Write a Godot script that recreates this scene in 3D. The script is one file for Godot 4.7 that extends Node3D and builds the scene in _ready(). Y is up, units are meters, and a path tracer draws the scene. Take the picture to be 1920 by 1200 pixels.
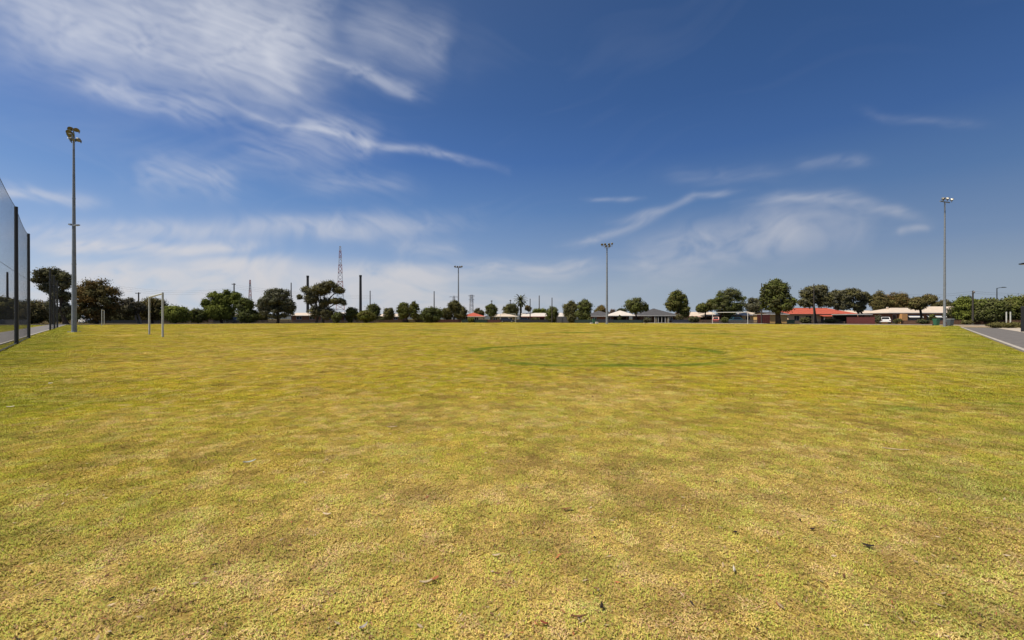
extends Node3D

# A sports ground seen from one of its corners: the two near sides run off at 45 degrees, left along a ball net and right along a path.
# Metres, y up, the camera looks along -z.

const SUN_TOWARDS := Vector3(-0.46, 0.86, 0.21)

var rng := RandomNumberGenerator.new()
var taken := {}
var mats := {}

# ------------------------------------------------------------------ mesh builder
class Mb:
	var v := PackedVector3Array()
	var n := PackedVector3Array()
	var c := PackedColorArray()
	var ix := PackedInt32Array()
	var color := Color(1, 1, 1)
	var colored := false

	func tri(a: Vector3, b: Vector3, d: Vector3, na: Vector3, nb: Vector3, nd: Vector3) -> void:
		var k := v.size()
		v.append(a); v.append(b); v.append(d)
		n.append(na); n.append(nb); n.append(nd)
		if colored:
			c.append(color); c.append(color); c.append(color)
		if (b - a).cross(d - a).dot(na + nb + nd) > 0.0:
			ix.append(k); ix.append(k + 2); ix.append(k + 1)
		else:
			ix.append(k); ix.append(k + 1); ix.append(k + 2)

	func quad(a: Vector3, b: Vector3, d: Vector3, e: Vector3, nn: Vector3) -> void:
		var k := v.size()
		v.append(a); v.append(b); v.append(d); v.append(e)
		for i in 4:
			n.append(nn)
			if colored:
				c.append(color)
		if (b - a).cross(d - a).dot(nn) > 0.0:
			ix.append_array(PackedInt32Array([k, k + 2, k + 1, k, k + 3, k + 2]))
		else:
			ix.append_array(PackedInt32Array([k, k + 1, k + 2, k, k + 2, k + 3]))

	# a flat polygon of three or four corners whose normal points away from «inside»
	func face(p: Array, inside: Vector3) -> void:
		var nn: Vector3 = (p[1] - p[0]).cross(p[2] - p[0]).normalized()
		if nn.dot(p[0] - inside) < 0.0:
			nn = -nn
		if p.size() == 3:
			tri(p[0], p[1], p[2], nn, nn, nn)
		else:
			quad(p[0], p[1], p[2], p[3], nn)

	func box(at: Vector3, size: Vector3, b := Basis()) -> void:
		var h := size / 2.0
		for axis in 3:
			for s in [-1.0, 1.0]:
				var u := Vector3.ZERO
				var w := Vector3.ZERO
				var o := Vector3.ZERO
				o[axis] = h[axis] * s
				u[(axis + 1) % 3] = h[(axis + 1) % 3]
				w[(axis + 2) % 3] = h[(axis + 2) % 3]
				var nn := Vector3.ZERO
				nn[axis] = s
				quad(at + b * (o - u - w), at + b * (o + u - w), at + b * (o + u + w), at + b * (o - u + w), b * nn)

	# a box from its lowest to its highest corner, edges cut by «r»
	func block(lo: Vector3, hi: Vector3, r: float) -> void:
		var m := (lo + hi) / 2.0
		var h := (hi - lo) / 2.0
		for axis in 3:
			var i1 := (axis + 1) % 3
			var i2 := (axis + 2) % 3
			for s in [-1.0, 1.0]:
				var p := []
				for q in [[-1.0, -1.0], [1.0, -1.0], [1.0, 1.0], [-1.0, 1.0]]:
					var o := Vector3.ZERO
					o[axis] = h[axis] * s
					o[i1] = (h[i1] - r) * q[0]
					o[i2] = (h[i2] - r) * q[1]
					p.append(m + o)
				face(p, m)
				for s2 in [-1.0, 1.0]:   # the cut edge between the faces +-axis and +-i1
					var e := []
					for q in [[0, -1.0], [0, 1.0], [1, 1.0], [1, -1.0]]:
						var o := Vector3.ZERO
						o[axis] = (h[axis] - (0.0 if q[0] == 0 else r)) * s
						o[i1] = (h[i1] - (r if q[0] == 0 else 0.0)) * s2
						o[i2] = (h[i2] - r) * q[1]
						e.append(m + o)
					face(e, m)
		for sx in [-1.0, 1.0]:
			for sy in [-1.0, 1.0]:
				for sz in [-1.0, 1.0]:
					var g := Vector3(sx, sy, sz)
					face([m + g * (h - Vector3(0, r, r)), m + g * (h - Vector3(r, 0, r)), m + g * (h - Vector3(r, r, 0))], m)

	# a tube through points, with a radius at each; ends closed
	func tube(p: Array, r: Array, sides := 8) -> void:
		var rings := []
		for i in p.size():
			var dir: Vector3 = (p[mini(i + 1, p.size() - 1)] - p[maxi(i - 1, 0)]).normalized()
			var a := dir.cross(Vector3(0, 0, 1) if absf(dir.z) < 0.9 else Vector3(1, 0, 0)).normalized()
			var b := dir.cross(a)
			var first := v.size()
			for k in sides:
				var t := TAU * k / sides
				var o := a * cos(t) + b * sin(t)
				v.append(p[i] + o * r[i])
				n.append(o)
				if colored:
					c.append(color)
			rings.append(first)
		for i in p.size() - 1:
			for k in sides:
				var a0: int = rings[i] + k
				var a1: int = rings[i] + (k + 1) % sides
				var b0: int = rings[i + 1] + k
				var b1: int = rings[i + 1] + (k + 1) % sides
				for t in [[a0, a1, b1], [a0, b1, b0]]:
					if (v[t[1]] - v[t[0]]).cross(v[t[2]] - v[t[0]]).dot(n[t[0]] + n[t[1]] + n[t[2]]) > 0.0:
						ix.append(t[0]); ix.append(t[2]); ix.append(t[1])
					else:
						ix.append(t[0]); ix.append(t[1]); ix.append(t[2])
		for e in [0, p.size() - 1]:
			if r[e] < 0.004:
				continue
			var out: Vector3 = (p[e] - p[1 if e == 0 else e - 1]).normalized()
			for k in sides:
				tri(p[e], v[rings[e] + k], v[rings[e] + (k + 1) % sides], out, out, out)

	func bar(a: Vector3, b: Vector3, w: float, d := 0.0) -> void:
		var dir := b - a
		var z := dir.normalized()
		var x := z.cross(Vector3.UP if absf(z.y) < 0.95 else Vector3.RIGHT).normalized()
		box((a + b) / 2.0, Vector3(w, d if d > 0.0 else w, dir.length()), Basis(x, z.cross(x), z))

	func mesh() -> ArrayMesh:
		var a := []
		a.resize(Mesh.ARRAY_MAX)
		a[Mesh.ARRAY_VERTEX] = v
		a[Mesh.ARRAY_NORMAL] = n
		if colored:
			a[Mesh.ARRAY_COLOR] = c
		a[Mesh.ARRAY_INDEX] = ix
		var m := ArrayMesh.new()
		m.add_surface_from_arrays(Mesh.PRIMITIVE_TRIANGLES, a)
		return m


# ------------------------------------------------------------------ things
func numbered(called: String) -> String:
	var k: int = taken.get(called, 0)
	taken[called] = k + 1
	return called if k == 0 else "%s_%03d" % [called, k]

func tag(o: Node, label: String, category: String, group := "") -> Node:
	o.set_meta("label", label)
	o.set_meta("category", category)
	if group:
		o.set_meta("group", group)
	return o

func thing(called: String, at: Vector3, turn: float, label: String, category: String, group := "") -> Node3D:
	var o := Node3D.new()
	o.name = numbered(called)
	add_child(o)
	o.position = at
	o.rotation.y = turn
	tag(o, label, category, group)
	return o

func put(called: String, m: Mesh, material: Material, parent: Node = self, at := Vector3.ZERO) -> MeshInstance3D:
	var o := MeshInstance3D.new()
	o.name = numbered(called) if parent == self else called
	o.mesh = m
	o.material_override = material
	parent.add_child(o, true)
	o.position = at
	return o

func setting(called: String, m: Mesh, material: Material) -> MeshInstance3D:
	var o := put(called, m, material)
	o.set_meta("kind", "structure")
	return o

# a plain surface; colours here are linear, as real-world base colours are
func paint(called: String, r: float, g: float, b: float, rough := 0.8, metal := 0.0) -> StandardMaterial3D:
	if not mats.has(called):
		var m := StandardMaterial3D.new()
		m.resource_name = called
		m.albedo_color = Color(r, g, b).linear_to_srgb()
		m.roughness = rough
		m.metallic = metal
		mats[called] = m
	return mats[called]

# a weathered surface: the colour varies in patches and specks of «metres» across
func worn(called: String, r: float, g: float, b: float, rough := 0.8, metres := 3.0, spread := 0.25) -> StandardMaterial3D:
	if not mats.has(called):
		var m := paint(called, r, g, b, rough)
		m.albedo_texture = grain(spread)
		m.uv1_triplanar = true
		m.uv1_world_triplanar = true
		m.uv1_scale = Vector3.ONE / metres
	return mats[called]

func vertex_paint(called: String, rough := 0.8, back := 0.0) -> StandardMaterial3D:
	if not mats.has(called):
		var m := StandardMaterial3D.new()
		m.resource_name = called
		m.vertex_color_use_as_albedo = true
		m.roughness = rough
		m.metallic_specular = 0.1
		if back > 0.0:
			m.backlight_enabled = true
			m.backlight = Color(back, back, back * 0.6)
		mats[called] = m
	return mats[called]

var grains := {}
func grain(spread: float) -> ImageTexture:
	if not grains.has(spread):
		var size := 256
		var coarse := FastNoiseLite.new()
		coarse.seed = 11
		coarse.frequency = 0.018
		coarse.fractal_octaves = 5
		var a := coarse.get_seamless_image(size, size).get_data()
		var r := RandomNumberGenerator.new()
		r.seed = 5
		var bytes := PackedByteArray()
		bytes.resize(size * size * 3)
		for i in size * size:
			var t := 1.0 - spread * (0.75 * (1.0 - a[i] / 255.0) + 0.25 * r.randf())
			var k := int(255.0 * clampf(t, 0.0, 1.0))
			bytes[i * 3] = k
			bytes[i * 3 + 1] = k
			bytes[i * 3 + 2] = k
		grains[spread] = ImageTexture.create_from_image(Image.create_from_data(size, size, false, Image.FORMAT_RGB8, bytes))
	return grains[spread]

# ------------------------------------------------------------------ sky: clear air with cirrus
func srgb(r: float, g: float, b: float) -> Vector3:
	var c := Color(r / 255.0, g / 255.0, b / 255.0).srgb_to_linear()
	return Vector3(c.r, c.g, c.b)

func make_sky() -> PanoramaSkyMaterial:
	var w := 3072
	var h := 1536
	# colour of the clear sky by height in degrees
	var steps := [[0.0, srgb(184, 196, 209)], [4.0, srgb(169, 187, 208)], [8.0, srgb(137, 165, 204)], [14.0, srgb(101, 139, 192)], [20.0, srgb(76, 116, 178)],
		[26.0, srgb(65, 103, 162)], [32.0, srgb(59, 95, 150)], [40.0, srgb(52, 85, 137)], [60.0, srgb(46, 76, 128)], [90.0, srgb(42, 70, 120)]]
	var ramp := []
	for y in h / 2:
		var deg := 90.0 - (y + 0.5) * 180.0 / h
		for k in steps.size() - 1:
			if deg <= steps[k + 1][0]:
				ramp.append(steps[k][1].lerp(steps[k + 1][1], (deg - steps[k][0]) / (steps[k + 1][0] - steps[k][0])))
				break
	# banks of cirrus: [points across and up as tangents of their angles, half width, strength]
	var banks := [
		[[Vector2(-1.3750, 0.7850), Vector2(-1.0500, 0.7288), Vector2(-0.7875, 0.6850), Vector2(-0.5500, 0.6538), Vector2(-0.3750, 0.6725)], 0.125, 0.64],
		[[Vector2(-0.7875, 0.7225), Vector2(-0.5750, 0.6600), Vector2(-0.4625, 0.5725)], 0.085, 0.28],
		[[Vector2(-1.1500, 0.6725), Vector2(-0.8750, 0.6475), Vector2(-0.6000, 0.5850), Vector2(-0.5000, 0.5225)], 0.05, 0.2],
		[[Vector2(-0.5000, 0.6288), Vector2(-0.3750, 0.5850), Vector2(-0.2750, 0.5500), Vector2(-0.2000, 0.5175)], 0.017, 0.34],
		[[Vector2(-0.4000, 0.6975), Vector2(-0.2500, 0.6538), Vector2(-0.1250, 0.6288)], 0.065, 0.22],
		[[Vector2(-0.5750, 0.6350), Vector2(-0.5312, 0.5725), Vector2(-0.4875, 0.5225)], 0.014, 0.32],
		[[Vector2(-1.0500, 0.5600), Vector2(-0.9125, 0.5325), Vector2(-0.7875, 0.4975), Vector2(-0.6375, 0.4700)], 0.026, 0.34],
		[[Vector2(-0.7312, 0.5475), Vector2(-0.6500, 0.4975), Vector2(-0.5750, 0.4662), Vector2(-0.4813, 0.4437), Vector2(-0.4000, 0.4275), Vector2(-0.3250, 0.4125), Vector2(-0.2125, 0.3937), Vector2(-0.1125, 0.3725), Vector2(-0.0063, 0.3475)], 0.0085, 0.34],
		[[Vector2(-0.5250, 0.4662), Vector2(-0.4000, 0.4350), Vector2(-0.3000, 0.4075)], 0.034, 0.42],
		[[Vector2(-0.6625, 0.4100), Vector2(-0.5250, 0.3850), Vector2(-0.3750, 0.3750)], 0.045, 0.16],
		[[Vector2(-0.9000, 0.3350), Vector2(-0.7500, 0.3375), Vector2(-0.6125, 0.3162)], 0.04, 0.26],
		[[Vector2(-1.2750, 0.3038), Vector2(-1.1000, 0.2950), Vector2(-0.9625, 0.2750)], 0.016, 0.45],
		[[Vector2(-0.5000, 0.3100), Vector2(-0.3500, 0.3162), Vector2(-0.2250, 0.3038)], 0.025, 0.16],
		[[Vector2(-1.1500, 0.1650), Vector2(-0.9750, 0.1700), Vector2(-0.7875, 0.1625), Vector2(-0.5375, 0.1675)], 0.014, 1.0],
		[[Vector2(-1.2500, 0.1975), Vector2(-0.8250, 0.2075), Vector2(-0.5500, 0.2100), Vector2(-0.0750, 0.2275)], 0.026, 0.45],
		[[Vector2(-1.1750, 0.1163), Vector2(-0.8875, 0.1225), Vector2(-0.6750, 0.1150), Vector2(-0.4500, 0.1263)], 0.02, 0.6],
		[[Vector2(-0.7500, 0.1225), Vector2(-0.6000, 0.1250), Vector2(-0.5000, 0.1350)], 0.015, 0.6],
		[[Vector2(-1.2500, 0.0725), Vector2(-0.8250, 0.0825), Vector2(-0.4250, 0.0875), Vector2(-0.0750, 0.0788)], 0.035, 1.1],
		[[Vector2(-0.3250, 0.1787), Vector2(-0.2000, 0.1700), Vector2(-0.1000, 0.1600)], 0.02, 0.20],
		[[Vector2(-0.4250, 0.1225), Vector2(-0.1750, 0.1075), Vector2(0.0500, 0.1125), Vector2(0.2250, 0.1225)], 0.02, 0.45],
		[[Vector2(-1.4500, 0.0288), Vector2(-0.8250, 0.0350), Vector2(-0.3250, 0.0325), Vector2(0.2375, 0.0250)], 0.035, 0.7],
		[[Vector2(0.1000, 0.1750), Vector2(0.1875, 0.1875), Vector2(0.2875, 0.2225), Vector2(0.3700, 0.2575)], 0.010, 0.24],
		[[Vector2(0.2250, 0.2325), Vector2(0.3500, 0.2500), Vector2(0.4250, 0.2875), Vector2(0.5650, 0.3013)], 0.008, 0.22],
		[[Vector2(0.5312, 0.2662), Vector2(0.6500, 0.2825), Vector2(0.7750, 0.2850), Vector2(0.9000, 0.2575), Vector2(0.9688, 0.2250)], 0.016, 0.26],
		[[Vector2(0.3000, 0.1725), Vector2(0.4625, 0.1913), Vector2(0.5875, 0.2162), Vector2(0.6750, 0.2475)], 0.030, 0.20],
		[[Vector2(0.5750, 0.1975), Vector2(0.7250, 0.2288), Vector2(0.8750, 0.2162)], 0.055, 0.22],
		[[Vector2(0.2125, 0.1100), Vector2(0.3625, 0.1350), Vector2(0.5500, 0.1725), Vector2(0.7500, 0.1975)], 0.045, 0.28],
		[[Vector2(0.9000, 0.2000), Vector2(0.9375, 0.2062), Vector2(0.9725, 0.2087)], 0.008, 0.26],
		[[Vector2(0.1625, 0.2775), Vector2(0.2375, 0.2750), Vector2(0.3125, 0.2775)], 0.005, 0.18],
		[[Vector2(0.6500, 0.3625), Vector2(0.7500, 0.3675), Vector2(0.8500, 0.3688)], 0.012, 0.12],
		[[Vector2(0.8000, 0.4913), Vector2(0.8625, 0.4750), Vector2(1.0000, 0.4625), Vector2(1.1500, 0.4650)], 0.012, 0.06],
		[[Vector2(0.3500, 0.3350), Vector2(0.4750, 0.3350), Vector2(0.6750, 0.3500)], 0.02, 0.08],
	]
	var sun := SUN_TOWARDS.normalized()
	var sun_side := Vector3(sun.x, 0, sun.z).normalized()
	var warp := FastNoiseLite.new()
	warp.seed = 4
	warp.frequency = 1.0
	warp.fractal_octaves = 2
	var wisp := FastNoiseLite.new()
	wisp.seed = 21
	wisp.frequency = 1.0
	wisp.fractal_octaves = 4
	wisp.fractal_gain = 0.52
	var veil := FastNoiseLite.new()
	veil.seed = 33
	veil.frequency = 1.0
	veil.fractal_octaves = 3
	var pix := PackedFloat32Array()
	pix.resize(w * h * 3)
	var cloud_low := srgb(214, 210, 210)
	var cloud_high := srgb(214, 217, 226)
	var ground := Vector3(0.10, 0.085, 0.04)
	var boxes := []
	for b in banks:
		var lo: Vector2 = b[0][0]
		var hi: Vector2 = b[0][0]
		for p in b[0]:
			lo = lo.min(p)
			hi = hi.max(p)
		var m: float = b[1] * 2.6 + 0.05
		boxes.append(Rect2(lo - Vector2(m, m), hi - lo + Vector2(m, m) * 2.0))
	for y in h:
		var el := PI / 2.0 - (y + 0.5) * PI / h
		var sy := sin(el)
		var cy := cos(el)
		for x in w:
			var at := (y * w + x) * 3
			if y >= h / 2:
				pix[at] = ground.x
				pix[at + 1] = ground.y
				pix[at + 2] = ground.z
				continue
			var az := (x + 0.5) / w * TAU
			var d := Vector3(sin(az) * cy, sy, -cos(az) * cy)
			var to_sun := d.dot(sun)
			var col: Vector3 = ramp[y]
			# air is brighter and paler towards the sun
			var near_sun := clampf((to_sun + 0.15) / 1.15, 0.0, 1.0)
			col = col.lerp(Vector3(0.50, 0.58, 0.68), 0.42 * near_sun * near_sun * near_sun)
			col *= 1.0 + 0.31 * d.dot(sun_side)
			# thin cirrus everywhere, in long streaks
			var q := Vector2(d.x, d.z) / (sy + 0.10)
			var u := Vector2(q.x * 0.80 + q.y * 0.60, -q.x * 0.60 + q.y * 0.80)
			var bend := Vector2(warp.get_noise_2d(u.x * 0.9, u.y * 0.9), warp.get_noise_2d(u.x * 0.9 + 40.0, u.y * 0.9))
			u += bend * 0.35
			var streak := wisp.get_noise_2d(u.x * 0.9, u.y * 4.2)
			var patch := veil.get_noise_2d(q.x * 0.45 + 7.0, q.y * 0.45) + 0.25 * near_sun
			var cover := clampf(streak * 0.9 + patch * 0.9 - 0.25, 0.0, 1.0) * (0.015 + 0.22 * near_sun * near_sun)
			if d.z < -0.3 and sy < 0.75:
				var g := Vector2(d.x, d.y) / -d.z
				var fine := Vector2(warp.get_noise_2d(g.x * 4.0, g.y * 7.0), warp.get_noise_2d(g.x * 4.0 + 17.0, g.y * 7.0 + 3.0))
				var gw := g + fine * Vector2(0.022, 0.012)
				var inside := false
				for bx in boxes:
					if bx.has_point(gw):
						inside = true
						break
				if inside:
					var slope := lerpf(-0.42, 0.25, smoothstep(-0.25, 0.35, g.x)) * smoothstep(0.12, 0.40, g.y + 0.12)
					var grain_at := Vector2(gw.x + gw.y * slope, gw.y - gw.x * slope)
					var thread := wisp.get_noise_2d(grain_at.x * 5.0 + fine.x, grain_at.y * 34.0) + 0.35 * wisp.get_noise_2d(grain_at.x * 13.0 + 5.0, grain_at.y * 60.0)
					var broad := veil.get_noise_2d(g.x * 4.0 + 9.0, g.y * 7.0)
					for k in banks.size():
						if not boxes[k].has_point(gw):
							continue
						var pts: Array = banks[k][0]
						var wide: float = banks[k][1]
						var best := 1e9
						var along := 0.0
						for s in pts.size() - 1:
							var a: Vector2 = pts[s]
							var e: Vector2 = pts[s + 1] - a
							var t := clampf((gw - a).dot(e) / e.length_squared(), 0.0, 1.0)
							var dist := (gw - a - e * t).length_squared()
							if dist < best:
								best = dist
								along = (s + t) / (pts.size() - 1)
						var end := smoothstep(0.0, 0.22, along) * smoothstep(0.0, 0.22, 1.0 - along)
						cover += banks[k][2] * exp(-best / (wide * wide)) * (0.12 + 0.88 * end) * clampf(0.86 + (0.8 if wide < 0.05 else 0.42) * thread + 0.35 * broad, 0.0, 1.4)
			var white := cloud_low.lerp(cloud_high, clampf(sy * 3.0, 0.0, 1.0)) * (0.92 + 0.2 * near_sun)
			col = col.lerp(white, 1.0 - exp(-1.25 * cover))
			pix[at] = col.x
			pix[at + 1] = col.y
			pix[at + 2] = col.z
	var sky := PanoramaSkyMaterial.new()
	sky.panorama = ImageTexture.create_from_image(Image.create_from_data(w, h, false, Image.FORMAT_RGBF, pix.to_byte_array()))
	return sky

# ------------------------------------------------------------------ ground
var broad_noise := FastNoiseLite.new()
var mid_noise := FastNoiseLite.new()
var small_noise := FastNoiseLite.new()
const RING := Vector2(2.63, 13.5)
const LUSH := [[24.0, 22.2, 0.9], [23.6, 20.6, 0.6], [11.5, 10.0, 0.34], [6.15, 5.25, 0.22], [12.2, 13.2, 0.4], [19.0, 19.3, 0.5], [-19.5, 17.5, 0.9], [-13.6, 14.8, 0.35], [-5.2, 3.5, 0.3],
	[4.6, 5.0, 0.25], [-2.9, 2.0, 0.2], [8.6, 12.4, 0.6], [9.4, 11.2, 0.5], [14.0, 30.0, 2.0], [-8.0, 40.0, 2.5], [20.0, 48.0, 3.0], [5.0, 33.0, 1.6], [-10.0, 22.0, 0.8]]

func start_noises() -> void:
	for k in [[broad_noise, 71, 3], [mid_noise, 72, 4], [small_noise, 73, 3]]:
		k[0].seed = k[1]
		k[0].frequency = 1.0
		k[0].fractal_octaves = k[2]

# how lush the turf is (0 to 1) where the watered ring and the greener clumps grow
func lush(x: float, d: float) -> float:
	var best := 0.0
	var dx := x - RING.x
	var dz := (d - RING.y) * 0.88
	var r := sqrt(dx * dx + dz * dz)
	if r < 5.0:
		var a := atan2(dz, dx)
		var wob := 3.72 + 0.16 * sin(a * 2.0 + 0.6) + 0.15 * sin(a * 5.0)
		var gate := 0.42   # the ring is strongest on its near arc, weaker on the far left and far right
		for k in [[-1.65, 0.95, 1.0], [0.55, 0.9, 1.0], [2.45, 0.9, 0.95]]:
			gate = maxf(gate, k[2] * smoothstep(k[1], k[1] * 0.6, absf(wrapf(a - k[0], -PI, PI))))
		gate *= clampf(0.95 + 0.8 * mid_noise.get_noise_2d(cos(a) * 2.6 + 3.0, sin(a) * 2.6), 0.3, 1.0)
		best = exp(-pow((r - wob) / (0.25 + 0.04 * sin(a * 7.0)), 2.0)) * gate
		if r < wob:
			best = maxf(best, 0.16)
	for k in LUSH:
		var q := Vector2(x - k[0], (d - k[1]) * 1.1)
		var reach: float = k[2]
		if q.length_squared() < reach * reach * 3.0:
			best = maxf(best, exp(-q.length_squared() / (reach * reach)) * clampf(0.7 + 1.2 * small_noise.get_noise_2d(x * 2.0, d * 2.0), 0.0, 1.0))
	var left := (x + d) * 0.7071
	var right := (d - x) * 0.7071
	best = maxf(best, 0.45 * smoothstep(0.9, -1.8, left + 1.2 * mid_noise.get_noise_2d(x * 0.5, d * 0.5)))
	best = maxf(best, 0.45 * smoothstep(0.9, -1.8, right + 1.6 * mid_noise.get_noise_2d(x * 0.4 + 9.0, d * 0.4)))
	return best

func turf(x: float, d: float) -> Color:
	var n1 := broad_noise.get_noise_2d(x / 15.0, d / 15.0)
	var n2 := mid_noise.get_noise_2d(x / 3.6, d / 3.6)
	var n3 := small_noise.get_noise_2d(x / 0.75, d / 0.75)
	var c := Color(0.56, 0.42, 0.055)
	c = c.lerp(Color(0.46, 0.375, 0.042), clampf(0.25 + 0.7 * n2 + 0.4 * n1 + 0.45 * n3, 0.0, 1.0))
	c = c.lerp(Color(0.62, 0.45, 0.14), clampf(0.04 + 0.9 * mid_noise.get_noise_2d(x / 2.1 + 50.0, d / 2.1) - 0.8 * n1, 0.0, 0.75))
	# the corner nearest the camera is worn and dry
	c = c.lerp(Color(0.63, 0.485, 0.20), 0.58 * smoothstep(9.0, 1.5, d + 1.2 * absf(x - 1.0) * 0.35 + 3.0 * n2))
	var fleck := small_noise.get_noise_2d(x / 0.28 + 70.0, d / 0.28)
	c = c.lerp(Color(0.66, 0.50, 0.26), clampf(2.0 * fleck + 0.8 * mid_noise.get_noise_2d(x / 1.3 + 90.0, d / 1.3) - 0.25, 0.0, 0.40))
	c = c.lerp(Color(0.24, 0.16, 0.065), clampf(-2.4 * fleck + 0.9 * mid_noise.get_noise_2d(x / 1.7 - 40.0, d / 1.7) - 0.42, 0.0, 0.38))
	c = c.lerp(Color(0.27, 0.175, 0.065), clampf(2.3 * small_noise.get_noise_2d(x / 0.9 - 30.0, d / 0.8) + 0.7 * mid_noise.get_noise_2d(x / 5.0, d / 5.0 + 80.0) - 0.46, 0.0, 0.42))
	return c.lerp(Color(0.12, 0.19, 0.03), lush(x, d) * 0.8)

func rise(x: float, d: float) -> float:
	return 0.013 * mid_noise.get_noise_2d(x / 2.5 + 11.0, d / 2.5) + 0.006 * small_noise.get_noise_2d(x * 1.3, d * 1.3)

func axis_steps(fine_to: float, step: float, grow: float, end: float) -> Array:
	var a := [0.0]
	while a[-1] < end:
		var s := step
		if a[-1] > fine_to:
			s = step + (a[-1] - fine_to) * grow
		a.append(a[-1] + s)
	return a

func make_ground() -> void:
	var xs := []
	var half := axis_steps(20.0, 0.25, 0.09, 2600.0)
	for k in range(half.size() - 1, 0, -1):
		xs.append(-half[k])
	xs.append_array(half)
	var ds := [-60.0, -20.0, -6.0, -2.0]
	for k in axis_steps(30.0, 0.25, 0.07, 2600.0):
		ds.append(k)
	var v := PackedVector3Array()
	var n := PackedVector3Array()
	var c := PackedColorArray()
	var ix := PackedInt32Array()
	var nx := xs.size()
	for j in ds.size():
		for i in nx:
			var x: float = xs[i]
			var d: float = ds[j]
			v.append(Vector3(x, rise(x, d) if d < 140.0 else 0.0, -d))
			n.append(Vector3.UP)
			c.append(turf(x, d) if (x + d) * 0.7071 < 99.0 and (d - x) * 0.7071 < 109.0 else Color(0.15, 0.12, 0.06))
	for j in ds.size() - 1:
		for i in nx - 1:
			var k := j * nx + i
			ix.append_array(PackedInt32Array([k, k + nx, k + 1, k + 1, k + nx, k + nx + 1]))
	var a := []
	a.resize(Mesh.ARRAY_MAX)
	a[Mesh.ARRAY_VERTEX] = v
	a[Mesh.ARRAY_NORMAL] = n
	a[Mesh.ARRAY_COLOR] = c
	a[Mesh.ARRAY_INDEX] = ix
	var m := ArrayMesh.new()
	m.add_surface_from_arrays(Mesh.PRIMITIVE_TRIANGLES, a)
	var mat := vertex_paint("thatch and soil", 0.95)
	mat.albedo_texture = thatch()
	mat.uv1_triplanar = true
	mat.uv1_world_triplanar = true
	mat.uv1_scale = Vector3.ONE / 1.7
	setting("ground", m, mat)

# dead stems, soil and leaf bits, as fine flecks
func thatch() -> ImageTexture:
	var size := 1024
	var im := Image.create(size, size, false, Image.FORMAT_RGB8)
	im.fill(Color(0.74, 0.72, 0.70))
	var r := RandomNumberGenerator.new()
	r.seed = 8
	var tones := [Color(0.95, 0.93, 0.95), Color(0.60, 0.56, 0.50), Color(0.82, 0.86, 0.66), Color(0.46, 0.38, 0.34), Color(0.98, 0.94, 0.86), Color(0.70, 0.78, 0.52)]
	for k in 26000:
		var p := Vector2(r.randf(), r.randf()) * size
		var t := r.randf() * TAU
		var long := r.randf_range(5.0, 22.0)
		var col: Color = tones[r.randi() % tones.size()]
		for s in int(long):
			im.set_pixel(posmod(int(p.x + cos(t) * s), size), posmod(int(p.y + sin(t) * s), size), col)
			im.set_pixel(posmod(int(p.x + cos(t) * s) + 1, size), posmod(int(p.y + sin(t) * s), size), col)
	return ImageTexture.create_from_image(im)

# a square of short turf: separate blades, most leaning, some dead and lying
func sod(size: float, count: int, long: float, wide: float, s: int, shares: Array) -> ArrayMesh:
	var r := RandomNumberGenerator.new()
	r.seed = s
	var b := Mb.new()
	b.colored = true
	for k in count:
		var p := Vector3(r.randf_range(-0.56, 0.56) * size, 0.0, r.randf_range(-0.56, 0.56) * size)
		var t := r.randf() * TAU
		var kind := r.randf()
		var lean := r.randf_range(0.55, 1.4)
		var l := long * r.randf_range(0.55, 1.3)
		var shade := r.randf_range(0.55, 1.45)
		if kind < shares[0]:
			b.color = Color(0.66, 0.92, 0.55) * shade
		elif kind < shares[1]:
			b.color = Color(1.10, 1.05, 0.95) * shade
		elif kind < shares[2]:
			b.color = Color(1.30, 1.16, 2.4) * shade
			lean = r.randf_range(1.0, 1.5)
		elif kind < shares[3]:
			b.color = Color(0.62, 0.45, 0.85) * shade
			lean = r.randf_range(0.9, 1.45)
		else:
			b.color = Color(1.40, 1.35, 4.0) * shade
			lean = 1.4
		var side := Vector3(-sin(t), 0.0, cos(t)) * wide * r.randf_range(0.7, 1.3)
		var tip := p + Vector3(cos(t) * sin(lean), cos(lean), sin(t) * sin(lean)) * l
		p.y = 0.001 + r.randf() * 0.008
		tip.y += p.y
		var nn := side.cross(tip - p).normalized()
		if nn.y < 0.0:
			nn = -nn
		nn = (nn * 0.7 + Vector3.UP * 0.6).normalized()
		b.tri(p - side * 0.5, p + side * 0.5, tip, nn, nn, nn)
	return b.mesh()

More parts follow.
